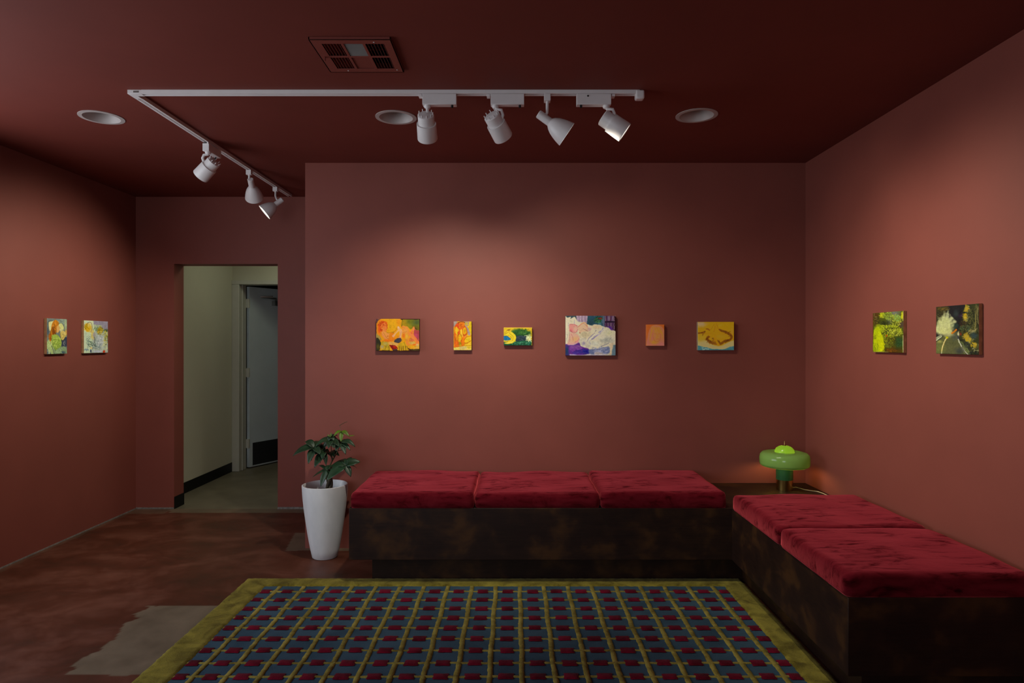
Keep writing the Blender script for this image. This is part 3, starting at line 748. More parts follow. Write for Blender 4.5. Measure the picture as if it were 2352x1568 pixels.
# ------------------------------------------------------------------ paintings (painted with brush shapes into point colours)
def spline(pts, closed, k=6):
    n = len(pts); out = []
    for i in range(n if closed else n - 1):
        if closed: p0, p1, p2, p3 = pts[i - 1], pts[i], pts[(i + 1) % n], pts[(i + 2) % n]
        else: p0, p1, p2, p3 = pts[max(i - 1, 0)], pts[i], pts[i + 1], pts[min(i + 2, n - 1)]
        for j in range(k):
            t = j / k
            out.append(tuple(.5 * (2 * p1[d] + (p2[d] - p0[d]) * t + (2 * p0[d] - 5 * p1[d] + 4 * p2[d] - p3[d]) * t * t + (3 * p1[d] - p0[d] - 3 * p2[d] + p3[d]) * t ** 3) for d in (0, 1)))
    if not closed: out.append(pts[-1])
    return out
class Canvas:
    def __init__(s, quad, W, Hh, bg, seed):
        s.W = W; s.H = Hh; s.rg = np.random.RandomState(seed)
        s.img = np.ones((Hh, W, 3)) * np.array(bg, float)
        v, u = np.mgrid[0:Hh, 0:W]; u = (u + .5) / W; v = (v + .5) / Hh
        (tlx, tly), (trx, try_), (brx, bry), (blx, bly) = quad
        top = tly + (try_ - tly) * u; bot = bly + (bry - bly) * u
        s.x = tlx + (trx - tlx) * u; s.y = top + (bot - top) * v
        s.sc = sc = trx - tlx
        s.xw = s.x + (s.smooth(14) - .5) * sc * .012 + (s.smooth(4) - .5) * sc * .008
        s.yw = s.y + (s.smooth(14) - .5) * sc * .012 + (s.smooth(4) - .5) * sc * .008
    def smooth(s, cell):
        g = s.rg.rand(s.H // cell + 3, s.W // cell + 3)
        yy = np.arange(s.H) / cell; xx = np.arange(s.W) / cell; y0 = yy.astype(int); x0 = xx.astype(int)
        fy = (yy - y0)[:, None]; fx = (xx - x0)[None]; fy = fy * fy * (3 - 2 * fy); fx = fx * fx * (3 - 2 * fx)
        return (g[np.ix_(y0, x0)] * (1 - fx) + g[np.ix_(y0, x0 + 1)] * fx) * (1 - fy) + (g[np.ix_(y0 + 1, x0)] * (1 - fx) + g[np.ix_(y0 + 1, x0 + 1)] * fx) * fy
    def blur(s, m, n):
        for _ in range(n):
            p = np.pad(m, 1, mode='edge'); m = (p[:-2, 1:-1] + p[2:, 1:-1] + p[1:-1, :-2] + p[1:-1, 2:] + 2 * p[1:-1, 1:-1]) / 6
        return m
    def put(s, a, c): s.img = s.img * (1 - a[..., None]) + np.array(c, float) * a[..., None]
    def p(s, c, *pts, a=1.0, f=2, sm=True):
        pts = spline(list(pts), True) if sm else list(pts)
        ins = np.zeros(s.x.shape, bool); n = len(pts)
        for i in range(n):
            x1, y1 = pts[i]; x2, y2 = pts[(i + 1) % n]
            ins ^= ((y1 > s.yw) != (y2 > s.yw)) & (s.xw < (x2 - x1) * (s.yw - y1) / ((y2 - y1) or 1e-9) + x1)
        s.put(s.blur(ins.astype(float), f) * a, c)
    def q(s, c, *pts, a=1.0, f=1): s.p(c, *pts, a=a, f=f, sm=False)
    def b(s, c, cx, cy, rx, ry, soft=.4, a=1.0, rough=.35):
        d = np.sqrt(((s.xw - cx) / rx) ** 2 + ((s.yw - cy) / ry) ** 2) * (1 + (s.smooth(6) - .5) * rough)
        s.put(np.clip((1 + soft - d) / (2 * soft + 1e-6), 0, 1) * a, c)
    def s_(s, c, w, *pts, a=1.0):
        pts = spline(list(pts), False, 5) if len(pts) > 2 else list(pts)
        best = np.full(s.x.shape, 1e9)
        for (x1, y1), (x2, y2) in zip(pts, pts[1:]):
            dx, dy = x2 - x1, y2 - y1; t = np.clip(((s.xw - x1) * dx + (s.yw - y1) * dy) / (dx * dx + dy * dy + 1e-9), 0, 1)
            best = np.minimum(best, np.hypot(s.xw - x1 - t * dx, s.yw - y1 - t * dy))
        s.put(np.clip((w * .5 - best) / (s.sc / s.W) * .7 + .5, 0, 1) * a, c)
    def br(s, c, cx, cy, rx, ry, n, ln, w, ang=None, jit=16, a=.85):
        """n short brush strokes of colour c (+- jit) scattered over an ellipse"""
        px_ = s.sc / s.W
        for _ in range(n):
            t = s.rg.rand() * 6.283; r = math.sqrt(s.rg.rand()); x = cx + rx * r * math.cos(t); y = cy + ry * r * math.sin(t)
            an = s.rg.rand() * 3.1416 if ang is None else math.radians(ang) + (s.rg.rand() - .5) * .8
            l = ln * (.5 + s.rg.rand()); x2, y2 = x + math.cos(an) * l, y + math.sin(an) * l
            xm, ym = (x + x2) / 2 + (s.rg.rand() - .5) * l * .5, (y + y2) / 2 + (s.rg.rand() - .5) * l * .5
            m = (np.abs(s.x - xm) < l + w) & (np.abs(s.y - ym) < l + w)
            if not m.any(): continue
            X, Y = s.x[m], s.y[m]; best = np.full(X.shape, 1e9)
            for (xa, ya), (xb, yb) in (((x, y), (xm, ym)), ((xm, ym), (x2, y2))):
                dx, dy = xb - xa, yb - ya; tt = np.clip(((X - xa) * dx + (Y - ya) * dy) / (dx * dx + dy * dy + 1e-9), 0, 1)
                best = np.minimum(best, np.hypot(X - xa - tt * dx, Y - ya - tt * dy))
            al = (np.clip((w * .5 - best) / px_ * .7 + .5, 0, 1) * a)[:, None]
            col = np.clip(np.array(c, float) + (s.rg.rand() - .5) * 2 * jit, 0, 255)
            s.img[m] = s.img[m] * (1 - al) + col * al
    def out(s, wall_r):
        k = (.93 + .14 * s.smooth(3)) * (.95 + .10 * s.smooth(9))
        im = np.clip(s.img * k[..., None], 0, 255) / 255
        l = np.where(im <= .04045, im / 12.92, ((im + .055) / 1.055) ** 2.4)
        l = l / (lin(wall_r) / WALL[0]); l = l * np.minimum(1, .9 / np.maximum(l.max(2, keepdims=True), 1e-6))
        return np.clip(l, .002, .9)

def painting(cv, wall_r, o, ux, uz, nrm, w, h, thick, edge, label, group):
    """o: top-left corner on the wall; ux right, uz down, nrm out of the wall"""
    o, ux, uz, nrm = Vector(o), Vector(ux), Vector(uz), Vector(nrm)
    t = thing('hanging_painting', o + ux * w / 2 + uz * h, label, 'painting', group)
    A = o + nrm * .0015; B = o + nrm * (thick - .001)
    m = MB(); pts = [A, A + ux * w, A + ux * w + uz * h, A + uz * h, B, B + ux * w, B + ux * w + uz * h, B + uz * h]
    m.add(pts, [[0, 1, 2, 3], [4, 7, 6, 5], [0, 4, 5, 1], [1, 5, 6, 2], [2, 6, 7, 3], [3, 7, 4, 0]])
    m.build('canvas_edge', M[edge], t)
    Wn, Hn = cv.W, cv.H; img = cv.out(wall_r); rg = cv.rg
    vs = []; C = o + nrm * thick
    for j in range(Hn):
        for i in range(Wn):
            e = min(i, Wn - 1 - i, j, Hn - 1 - j)
            vs.append(C + ux * (w * i / (Wn - 1)) + uz * (h * j / (Hn - 1)) + nrm * (-.0009 if e == 0 else float(rg.rand()) * .0003))
    m = MB().add(vs, [[j * Wn + i, j * Wn + i + 1, (j + 1) * Wn + i + 1, (j + 1) * Wn + i] for j in range(Hn - 1) for i in range(Wn - 1)])
    f = m.build('painted_face', M['canvas'], t, smooth=True, angle=80)
    at = f.data.color_attributes.new('paint', 'FLOAT_COLOR', 'POINT')
    at.data.foreach_set('color', np.concatenate([img.reshape(-1, 3), np.ones((Wn * Hn, 1))], 1).astype(np.float32).ravel())
    return t
def rect(x0, y0, x1, y1): return [(x0, y0), (x1, y0), (x1, y1), (x0, y1)]

GB = 'small paintings in a row on the back wall'
def back(cv, wr, px0, py0, px1, py1, edge, label, thick=.032):
    k = (YB - thick) / F
    x0, x1 = (px0 - CX) * k, (px1 - CX) * k; z0, z1 = CAMZ - (py0 - CY) * k, CAMZ - (py1 - CY) * k
    painting(cv, wr, (x0, YB, z0), (1, 0, 0), (0, 0, -1), (0, -1, 0), x1 - x0, z0 - z1, thick, edge, label, GB)

# 1 orange reclining figure
c = Canvas(rect(115, 105, 1925, 1470), 168, 127, (238, 162, 14), 1)
c.b((228, 165, 18), 800, 380, 300, 240, .5); c.b((236, 130, 22), 250, 520, 120, 380, .5); c.b((240, 150, 20), 1080, 250, 90, 160, .6)
c.q((90, 55, 60), (110, 100), (330, 100), (210, 180), (150, 290), (110, 300)); c.q((88, 45, 14), (105, 240), (135, 240), (130, 1000), (105, 1000)); c.p((170, 145, 70), (120, 700), (170, 760), (300, 880), (330, 1000), (120, 960), f=4)
c.q((140, 132, 20), (1190, 140), (1930, 140), (1930, 620), (1790, 590), (1690, 430), (1560, 560), (1400, 430), (1190, 420), f=3); c.b((170, 135, 14), 1300, 280, 120, 140, .7); c.b((80, 92, 44), 1800, 250, 190, 150, .7); c.b((108, 110, 24), 1520, 230, 130, 70, .7); c.b((110, 95, 24), 1800, 480, 130, 70, .6)
c.q((46, 26, 10), (1080, 100), (1930, 100), (1930, 140), (1240, 145), (1200, 190), (1170, 150)); c.s_((90, 62, 12), 16, (1205, 180), (1190, 460))
c.p((236, 140, 50), (1200, 430), (1330, 420), (1440, 470), (1510, 640), (1540, 780), (1480, 900), (1480, 1080), (1560, 1170), (1600, 1240), (1420, 1250), (1360, 1100), (1330, 900), (1230, 780), f=3); c.b((238, 158, 70), 1330, 590, 120, 100, .6); c.b((232, 118, 20), 1270, 830, 60, 90, .5); c.b((230, 170, 50), 1400, 850, 60, 120, .5)
c.b((216, 78, 12), 400, 420, 180, 220, .18); c.b((235, 112, 40), 450, 420, 110, 150, .3); c.b((232, 92, 22), 270, 560, 60, 130, .3)
c.br((196, 66, 8), 400, 400, 170, 210, 55, 60, 22); c.br((246, 140, 60), 440, 400, 110, 150, 28, 50, 20)
c.p((240, 140, 60), (390, 480), (470, 500), (540, 590), (520, 650), (400, 680), f=2); c.b((238, 128, 56), 500, 500, 60, 80, .3); c.s_((150, 60, 16), 10, (560, 400), (575, 470), (545, 560))
c.p((244, 158, 72), (360, 640), (520, 640), (650, 720), (720, 830), (690, 920), (600, 940), (470, 830), (400, 760), f=2); c.p((244, 150, 80), (360, 660), (430, 760), (560, 900), (640, 960), (560, 1000), (440, 920), (360, 780), f=2); c.s_((150, 92, 20), 12, (430, 690), (520, 850), (640, 940), (800, 900)); c.s_((176, 124, 10), 26, (530, 640), (620, 690), (780, 690), (860, 640)); c.b((190, 80, 20), 605, 840, 22, 22, .4)
c.p((232, 128, 18), (690, 700), (830, 720), (980, 780), (1080, 900), (900, 1000), (700, 1060), (560, 1040), (640, 960), f=3); c.b((236, 150, 14), 960, 850, 90, 110, .5); c.b((240, 120, 20), 600, 1030, 220, 60, .5)
c.p((246, 184, 120), (800, 840), (880, 740), (980, 640), (1020, 560), (1000, 470), (1050, 430), (1110, 500), (1100, 600), (960, 730), (890, 860), (830, 880), f=1); c.p((246, 178, 120), (1060, 480), (1160, 520), (1210, 640), (1190, 780), (1160, 930), (1060, 930), (1090, 820), (1090, 640), f=2); c.s_((160, 110, 70), 10, (1170, 620), (1140, 760), (1090, 900)); c.s_((190, 98, 14), 18, (820, 720), (940, 580), (1010, 480)); c.b((248, 200, 150), 1050, 480, 36, 44, .4); c.b((246, 170, 130), 840, 840, 40, 44, .4)
c.q((176, 66, 78), (1700, 470), (1800, 590), (1930, 600), (1930, 1080), (1800, 960), (1680, 760), f=2); c.b((168, 62, 66), 1840, 680, 80, 80, .6); c.b((186, 66, 96), 1790, 820, 60, 80, .6); c.q((70, 48, 18), (1700, 440), (1780, 500), (1920, 590), (1920, 560), (1800, 560), f=2)
c.p((244, 138, 70), (1560, 640), (1690, 430), (1730, 520), (1660, 660), (1700, 800), (1840, 1010), (1900, 1090), (1860, 1170), (1760, 1080), (1600, 920), (1500, 780), f=2); c.p((240, 128, 60), (1690, 800), (1900, 1070), (1900, 1170), (1760, 1180), (1790, 1080), f=2); c.s_((230, 90, 40), 24, (1570, 650), (1620, 740)); c.s_((226, 96, 40), 18, (1640, 620), (1640, 730)); c.p((212, 112, 60), (1520, 920), (1620, 940), (1720, 1050), (1520, 1060), f=2)
c.p((206, 164, 80), (1500, 1090), (1700, 1070), (1760, 1130), (1660, 1180), (1520, 1160), f=3); c.b((236, 112, 24), 1720, 1200, 100, 36, .3, rough=.1)
c.q((228, 160, 20), (1400, 1230), (1930, 1230), (1930, 1370), (1480, 1370), f=3); c.b((224, 176, 110), 1850, 1220, 70, 60, .6); c.b((226, 172, 70), 1820, 1330, 110, 40, .6)
c.q((226, 165, 80), (640, 1080), (1000, 1090), (1050, 1180), (1000, 1260), (640, 1200), f=3); c.p((196, 160, 30), (330, 1080), (560, 1090), (650, 1180), (700, 1440), (480, 1450), (300, 1380), f=3); c.b((190, 168, 84), 520, 1150, 90, 60, .6); c.q((210, 165, 24), (1040, 1200), (1290, 1060), (1400, 1240), (1480, 1440), (1020, 1440), f=2)
for x, sl in ((520, -30), (650, 20), (1090, 6), (1160, 10), (1240, 16), (1330, 30), (1400, 60)): c.s_((120, 78, 8), 22, (x, 1260), (x + sl * .5, 1350), (x + sl, 1440))
c.s_((130, 85, 12), 14, (1280, 1070), (1330, 1200), (1370, 1300)); c.s_((215, 120, 30), 16, (730, 1280), (800, 1400))
c.q((140, 12, 10), (660, 1215), (910, 1215), (1040, 1360), (800, 1390), f=1); c.b((186, 42, 18), 900, 1280, 80, 40, .5); c.q((64, 40, 50), (800, 1390), (1000, 1370), (1010, 1450), (830, 1450), f=1)
c.p((66, 62, 74), (860, 1060), (980, 940), (1130, 920), (1190, 1010), (1080, 1120), (1000, 1110), f=2); c.b((92, 52, 60), 1130, 960, 34, 50, .5); c.s_((50, 40, 40), 16, (880, 1070), (1060, 1120), (1180, 1040))
c.p((46, 44, 26), (110, 960), (210, 930), (300, 1040), (310, 1180), (260, 1330), (280, 1400), (110, 1440), f=2); c.b((84, 74, 22), 190, 1280, 60, 110, .6); c.p((206, 160, 60), (290, 1220), (440, 1230), (450, 1320), (380, 1390), (310, 1360), f=1); c.b((180, 160, 104), 370, 1280, 54, 52, .3)
c.q((58, 30, 12), (110, 1440), (1500, 1440), (1420, 1330), (1520, 1380), (1930, 1370), (1930, 1475), (110, 1475), f=1); c.b((84, 74, 34), 1740, 1410, 160, 22, .5)
back(c, 132, 864, 732, 963, 806, 'edge_dark', 'orange landscape painting of a reclining figure, leftmost on the back wall')
# 2 yellow crouching figure
c = Canvas(rect(132, 85, 1000, 1475), 72, 115, (226, 178, 20), 2)
c.q((160, 142, 136), (130, 80), (290, 80), (300, 160), (180, 340), (130, 340), f=3); c.q((170, 136, 110), (640, 80), (900, 80), (860, 300), (780, 320), (660, 180), f=3); c.b((182, 160, 60), 760, 200, 60, 60, .6); c.q((208, 176, 20), (900, 80), (1005, 80), (1005, 740), (930, 640), (850, 330), f=3); c.p((164, 140, 140), (660, 240), (800, 360), (880, 520), (940, 720), (840, 760), (780, 560), f=3)
c.p((212, 84, 16), (170, 420), (230, 250), (380, 160), (620, 150), (660, 280), (750, 420), (780, 700), (680, 900), (640, 1240), (520, 1240), (470, 1030), (400, 1000), (380, 1260), (180, 1300), (160, 800), f=2)
c.p((216, 70, 24), (240, 260), (380, 180), (420, 420), (360, 440), f=2); c.p((232, 128, 20), (400, 200), (620, 130), (640, 300), (520, 430), (420, 400), f=2); c.br((200, 92, 10), 520, 270, 110, 130, 26, 70, 20); c.b((240, 110, 50), 550, 400, 30, 26, .5); c.s_((120, 42, 10), 34, (290, 170), (370, 150), (450, 120), (600, 120), (670, 150)); c.b((110, 40, 14), 340, 140, 24, 40, .4); c.b((200, 130, 100), 310, 150, 24, 24, .5)
c.p((226, 178, 30), (190, 440), (270, 350), (340, 420), (400, 520), (330, 600), (330, 740), (250, 700), (200, 580), f=2); c.p((222, 140, 20), (220, 740), (340, 760), (340, 1000), (250, 960), f=3); c.b((212, 104, 10), 270, 1030, 80, 60, .5)
c.p((226, 170, 20), (590, 440), (680, 370), (740, 470), (740, 650), (640, 720), (580, 640), f=2); c.b((208, 150, 8), 660, 560, 50, 90, .6); c.p((236, 188, 50), (440, 520), (540, 460), (560, 620), (600, 860), (560, 870), (480, 720), (440, 700), f=2); c.p((226, 176, 22), (380, 740), (470, 720), (530, 860), (510, 980), (370, 1060), (350, 940), f=2)
c.p((234, 136, 50), (640, 780), (750, 740), (760, 800), (660, 930), (620, 900), f=2); c.p((228, 120, 14), (540, 900), (650, 860), (640, 1240), (540, 1240), f=2)
c.p((222, 178, 24), (660, 1000), (760, 860), (880, 810), (1000, 790), (1000, 960), (880, 1080), (680, 1100), f=2); c.b((214, 180, 36), 860, 930, 80, 60, .6); c.p((228, 184, 40), (640, 1210), (820, 1150), (940, 1090), (1000, 1120), (980, 1240), (800, 1250), f=2)
for st in (((640, 980), (760, 840), (990, 780)), ((650, 1120), (860, 1090), (980, 990)), ((640, 1180), (820, 1130)), ((190, 420), (170, 700), (200, 1060)), ((340, 600), (360, 860), (340, 1060)), ((560, 460), (570, 640), (640, 800)), ((480, 720), (540, 880), (520, 1020)), ((750, 420), (790, 640), (760, 720)), ((640, 780), (760, 720)), ((440, 540), (450, 700))): c.s_((176, 84, 6), 20, *st)
c.b((150, 122, 6), 450, 1140, 60, 80, .5); c.p((226, 104, 14), (160, 1260), (260, 1100), (380, 1230), (400, 1290), (220, 1340), f=2); c.s_((170, 70, 8), 26, (150, 1310), (240, 1340), (400, 1290), (600, 1260)); c.s_((180, 110, 8), 20, (640, 1250), (980, 1250))
c.q((228, 196, 84), (130, 1360), (400, 1300), (640, 1270), (1000, 1270), (1000, 1475), (130, 1475), f=2); c.p((206, 184, 110), (400, 1340), (640, 1280), (780, 1330), (720, 1410), (460, 1420), f=2); c.b((208, 178, 24), 880, 1330, 90, 40, .6); c.b((206, 200, 100), 220, 1400, 80, 40, .6); c.s_((222, 190, 130), 20, (140, 1465), (1000, 1465))
back(c, 130, 1042, 738, 1083, 804, 'edge_white', 'small upright yellow painting of a crouching figure, second from left on the back wall')
# 3 green garden
c = Canvas(rect(1775, 290, 2140, 515), 110, 68, (202, 170, 34), 3)
c.b((32, 78, 34), 2000, 370, 120, 60, .2); c.b((66, 112, 46), 2020, 350, 50, 26, .5); c.b((44, 92, 40), 1930, 345, 40, 30, .5); c.br((24, 62, 28), 2000, 365, 110, 50, 40, 26, 6); c.br((78, 126, 58), 2030, 345, 60, 30, 14, 18, 4)
c.p((38, 52, 64), (1925, 400), (2060, 395), (2085, 440), (2060, 475), (1940, 470)); c.br((70, 84, 90), 1990, 420, 60, 30, 12, 30, 4, 10); c.q((22, 82, 56), (1773, 470), (1900, 470), (2142, 440), (2142, 517), (1773, 517), f=2)
c.br((90, 156, 120), 2000, 490, 140, 20, 30, 22, 4, 0); c.br((14, 56, 38), 1980, 500, 180, 18, 40, 18, 5, 80); c.br((60, 140, 120), 2110, 490, 30, 24, 10, 14, 3)
c.p((18, 98, 146), (1775, 398), (1830, 400), (1868, 442), (1780, 446), f=1); c.br((40, 130, 180), 1815, 425, 30, 16, 8, 18, 4)
c.p((222, 198, 40), (1788, 388), (1820, 360), (1860, 342), (1920, 378), (1934, 432), (1892, 482), (1820, 494), (1786, 484), (1850, 462), (1884, 425), (1850, 385), f=1); c.b((216, 180, 44), 1842, 340, 22, 24, .2); c.b((112, 78, 20), 1840, 322, 20, 8, .3); c.s_((134, 112, 20), 4, (1850, 366), (1892, 395), (1896, 440), (1870, 470)); c.s_((236, 224, 110), 7, (1800, 484), (1850, 480), (1890, 462)); c.s_((140, 118, 24), 4, (1800, 372), (1830, 352)); c.s_((150, 112, 24), 4, (1836, 346), (1850, 346))
c.b((200, 208, 150), 2098, 402, 22, 28, .6, .8); c.br((216, 222, 170), 2096, 415, 32, 48, 34, 20, 7); c.s_((208, 176, 40), 8, (2137, 292), (2137, 512)); c.s_((224, 186, 60), 6, (1777, 293), (2138, 293))
back(c, 122, 1157, 752, 1222, 793, 'edge_white', 'smallest landscape painting, dark green garden with a yellow figure, on the back wall')
# 4 white drapery
c = Canvas(rect(100, 80, 1900, 1500), 168, 132, (196, 186, 164), 4)
c.q((46, 66, 74), (95, 75), (500, 75), (500, 250), (95, 260), f=1); c.q((158, 136, 158), (500, 75), (900, 75), (890, 400), (780, 330), (500, 270), f=2)
for x in range(530, 880, 55): c.s_((184, 168, 184) if (x // 55) % 2 else (120, 100, 130), 16, (x, 90), (x + 6, 280))
c.q((38, 74, 92), (890, 75), (1500, 75), (1500, 480), (1060, 430), (860, 400), f=2); c.q((82, 96, 122), (1380, 80), (1500, 80), (1510, 460), (1440, 440), f=3); c.b((34, 62, 74), 1020, 330, 100, 110, .6); c.b((70, 110, 120), 1330, 330, 60, 80, .6)
c.br((24, 66, 40), 1240, 260, 150, 110, 44, 90, 20, -60); c.br((70, 120, 70), 1260, 260, 140, 100, 18, 70, 12, -40); c.b((140, 40, 34), 1360, 180, 46, 28, .4); c.b((96, 30, 30), 1280, 175, 30, 20, .5)
c.q((64, 34, 66), (1500, 75), (1905, 75), (1905, 620), (1500, 500), f=1)
for i, x in enumerate(range(1530, 1850, 38)): c.s_([(150, 124, 140), (96, 52, 76), (120, 96, 140), (176, 160, 176)][i % 4], 18, (x, 95), (x, 262)); c.s_([(120, 92, 124), (74, 44, 84), (160, 140, 150)][i % 3], 15, (x + 10, 345), (x + 8, 560))
c.q((36, 22, 42), (1500, 285), (1905, 285), (1905, 335), (1500, 330), f=1); c.q((44, 20, 24), (1850, 90), (1905, 90), (1905, 640), (1860, 610), f=1); c.p((80, 38, 128), (1540, 490), (1700, 450), (1790, 540), (1800, 610), (1700, 600), f=2)
c.p((206, 198, 172), (90, 210), (180, 150), (290, 130), (270, 200), (420, 140), (490, 210), (520, 290), (640, 330), (780, 310), (830, 370), (900, 400), (1010, 420), (1060, 440), (1120, 390), (1290, 400), (1410, 440), (1500, 480), (1640, 500), (1740, 590), (1860, 620), (1900, 710), (1905, 1510), (90, 1510), f=1)
c.b((190, 188, 150), 1650, 680, 130, 80, .7); c.b((168, 168, 156), 1560, 940, 220, 110, .7); c.b((186, 172, 140), 800, 760, 230, 120, .7); c.b((206, 186, 150), 1200, 480, 160, 60, .7); c.b((196, 196, 180), 1150, 1080, 160, 80, .7)
c.p((206, 138, 130), (250, 410), (390, 395), (520, 430), (540, 590), (430, 690), (300, 640), (240, 560), f=2); c.b((212, 170, 150), 460, 560, 80, 90, .5); c.b((192, 108, 112), 300, 620, 50, 60, .5); c.s_((180, 88, 96), 16, (260, 400), (400, 390), (520, 440)); c.s_((176, 84, 96), 18, (280, 600), (360, 690), (480, 680), (545, 560))
c.p((212, 178, 146), (540, 470), (640, 380), (780, 400), (920, 480), (1010, 580), (900, 640), (740, 640), (600, 680), f=2); c.s_((196, 116, 106), 22, (550, 470), (640, 400), (740, 360), (830, 420), (900, 500)); c.s_((206, 160, 100), 30, (650, 370), (800, 330), (880, 440)); c.s_((126, 78, 80), 12, (730, 540), (820, 590), (920, 640)); c.b((166, 98, 76), 620, 690, 22, 20, .4); c.b((176, 148, 150), 960, 550, 50, 60, .6)
c.p((202, 160, 140), (250, 720), (430, 700), (590, 820), (590, 1000), (430, 1070), (180, 1110), (200, 980), f=2); c.b((214, 170, 120), 440, 920, 120, 80, .6); c.s_((176, 96, 104), 16, (310, 740), (370, 870), (370, 960)); c.s_((170, 130, 130), 12, (240, 690), (240, 1020)); c.s_((192, 100, 104), 16, (450, 1010), (560, 960), (590, 890)); c.s_((216, 140, 160), 30, (160, 1090), (240, 1110), (420, 1070), (570, 1000)); c.s_((150, 140, 140), 12, (180, 740), (140, 960)); c.s_((150, 138, 158), 16, (420, 240), (415, 380)); c.s_((160, 150, 160), 18, (210, 350), (230, 460))
c.p((88, 40, 128), (95, 1100), (240, 1140), (430, 1110), (590, 1040), (660, 1170), (820, 1220), (930, 1270), (900, 1420), (600, 1510), (95, 1510), f=2); c.br((110, 56, 140), 380, 1230, 230, 90, 40, 160, 22, 15); c.br((56, 42, 130), 560, 1380, 320, 80, 40, 180, 22, 0); c.br((130, 80, 150), 400, 1170, 180, 40, 14, 120, 14, 10)
c.p((40, 40, 132), (720, 1300), (900, 1290), (1080, 1320), (1100, 1380), (900, 1430), (740, 1390), f=3); c.br((26, 22, 130), 880, 1345, 160, 40, 12, 120, 20, 0); c.p((96, 108, 150), (930, 1290), (1200, 1260), (1500, 1200), (1660, 1190), (1660, 1420), (1300, 1440), (1000, 1460), f=4); c.br((140, 144, 170), 1300, 1330, 330, 90, 36, 160, 22, -10); c.br((172, 160, 160), 1300, 1440, 260, 40, 20, 120, 20, 0)
c.b((30, 52, 92), 150, 1330, 70, 170, .5); c.q((176, 160, 186), (230, 1440), (620, 1480), (1500, 1470), (1500, 1510), (260, 1510), f=3)
c.p((178, 172, 160), (620, 900), (800, 880), (900, 960), (980, 1180), (860, 1210), (700, 1150), (610, 1020), f=4, a=.6); c.b((146, 134, 160), 750, 1060, 46, 56, .6); c.s_((112, 98, 110), 20, (1000, 820), (1100, 740), (1190, 620)); c.s_((150, 140, 158), 30, (890, 970), (940, 880), (1060, 780)); c.s_((216, 214, 196), 36, (930, 960), (1060, 830), (1200, 720)); c.s_((138, 128, 164), 44, (1040, 930), (1180, 830), (1330, 720), (1440, 600)); c.s_((150, 146, 176), 40, (1300, 680), (1420, 580), (1450, 500)); c.s_((170, 168, 178), 30, (960, 980), (990, 1100)); c.s_((138, 134, 128), 20, (1680, 940), (1730, 860)); c.s_((130, 128, 140), 24, (1380, 1160), (1560, 1100), (1640, 1060))
c.br((214, 208, 184), 1350, 780, 320, 200, 30, 160, 26, -35, 10, .5); c.p((198, 180, 150), (1680, 1100), (1820, 1060), (1800, 1240), (1760, 1480), (1660, 1490), (1710, 1300), f=2); c.q((94, 118, 132), (1810, 1130), (1905, 1100), (1905, 1505), (1740, 1505), f=3); c.s_((220, 200, 180), 18, (1880, 700), (1890, 1100))
back(c, 114, 1299, 725, 1414, 816, 'edge_dark', 'largest painting on the back wall, white bedding over a violet mattress')
# 5 small orange portrait
c = Canvas(rect(1128, 235, 1335, 490), 70, 86, (190, 98, 38), 5)
c.p((204, 128, 88), (1150, 335), (1182, 262), (1240, 240), (1300, 262), (1337, 330), (1340, 495), (1126, 495), (1140, 410), f=2); c.b((214, 146, 74), 1238, 368, 44, 70, .4); c.b((204, 122, 108), 1212, 365, 24, 32, .6, .8); c.b((198, 116, 100), 1180, 450, 50, 40, .7); c.b((196, 118, 110), 1300, 470, 50, 30, .7)
c.br((214, 148, 50), 1230, 290, 80, 40, 20, 40, 7, 60); c.s_((214, 150, 54), 10, (1200, 275), (1180, 350), (1170, 430)); c.s_((212, 150, 54), 10, (1270, 268), (1305, 330), (1312, 400)); c.br((212, 150, 60), 1240, 360, 34, 50, 12, 24, 6)
c.s_((168, 98, 46), 5, (1220, 348), (1234, 344), (1246, 350)); c.s_((168, 98, 46), 5, (1262, 348), (1274, 344), (1284, 352)); c.s_((178, 96, 60), 6, (1240, 412), (1255, 407), (1270, 411)); c.s_((186, 110, 54), 4, (1255, 350), (1260, 380), (1250, 388)); c.b((220, 158, 60), 1215, 445, 40, 20, .6); c.s_((176, 100, 50), 5, (1200, 330), (1208, 400), (1240, 440), (1280, 420), (1294, 350))
back(c, 98, 1485, 745, 1526, 794, 'edge_orange', 'small plain orange portrait painting, second from right on the back wall')
# 6 yellow figure with mane
c = Canvas(rect(1740, 203, 2172, 545), 126, 100, (188, 148, 20), 6)
c.b((190, 164, 116), 1775, 232, 60, 30, .6); c.b((198, 158, 18), 2060, 260, 110, 50, .6); c.br((204, 168, 30), 2050, 260, 110, 50, 20, 40, 8); c.p((186, 172, 110), (1730, 430), (1830, 420), (1900, 470), (2000, 492), (2100, 452), (2184, 430), (2184, 530), (1730, 530), f=3); c.b((192, 160, 40), 1780, 395, 60, 40, .6); c.q((56, 104, 112), (1738, 485), (1765, 488), (1790, 498), (1850, 508), (1900, 526), (2000, 532), (2060, 528), (2120, 502), (2174, 495), (2174, 547), (1738, 547), f=1); c.br((120, 150, 140), 1840, 520, 80, 14, 14, 20, 5)
c.s_((110, 66, 14), 30, (1995, 302), (2080, 330), (2138, 372), (2122, 418), (2060, 435), (2000, 466), (1900, 448), (1852, 408), (1872, 378)); c.br((84, 48, 10), 2090, 345, 60, 40, 30, 20, 5); c.br((84, 46, 10), 1900, 415, 60, 50, 44, 18, 5); c.br((140, 92, 20), 1940, 440, 90, 30, 26, 16, 4); c.br((92, 54, 12), 2090, 425, 50, 20, 16, 18, 5)
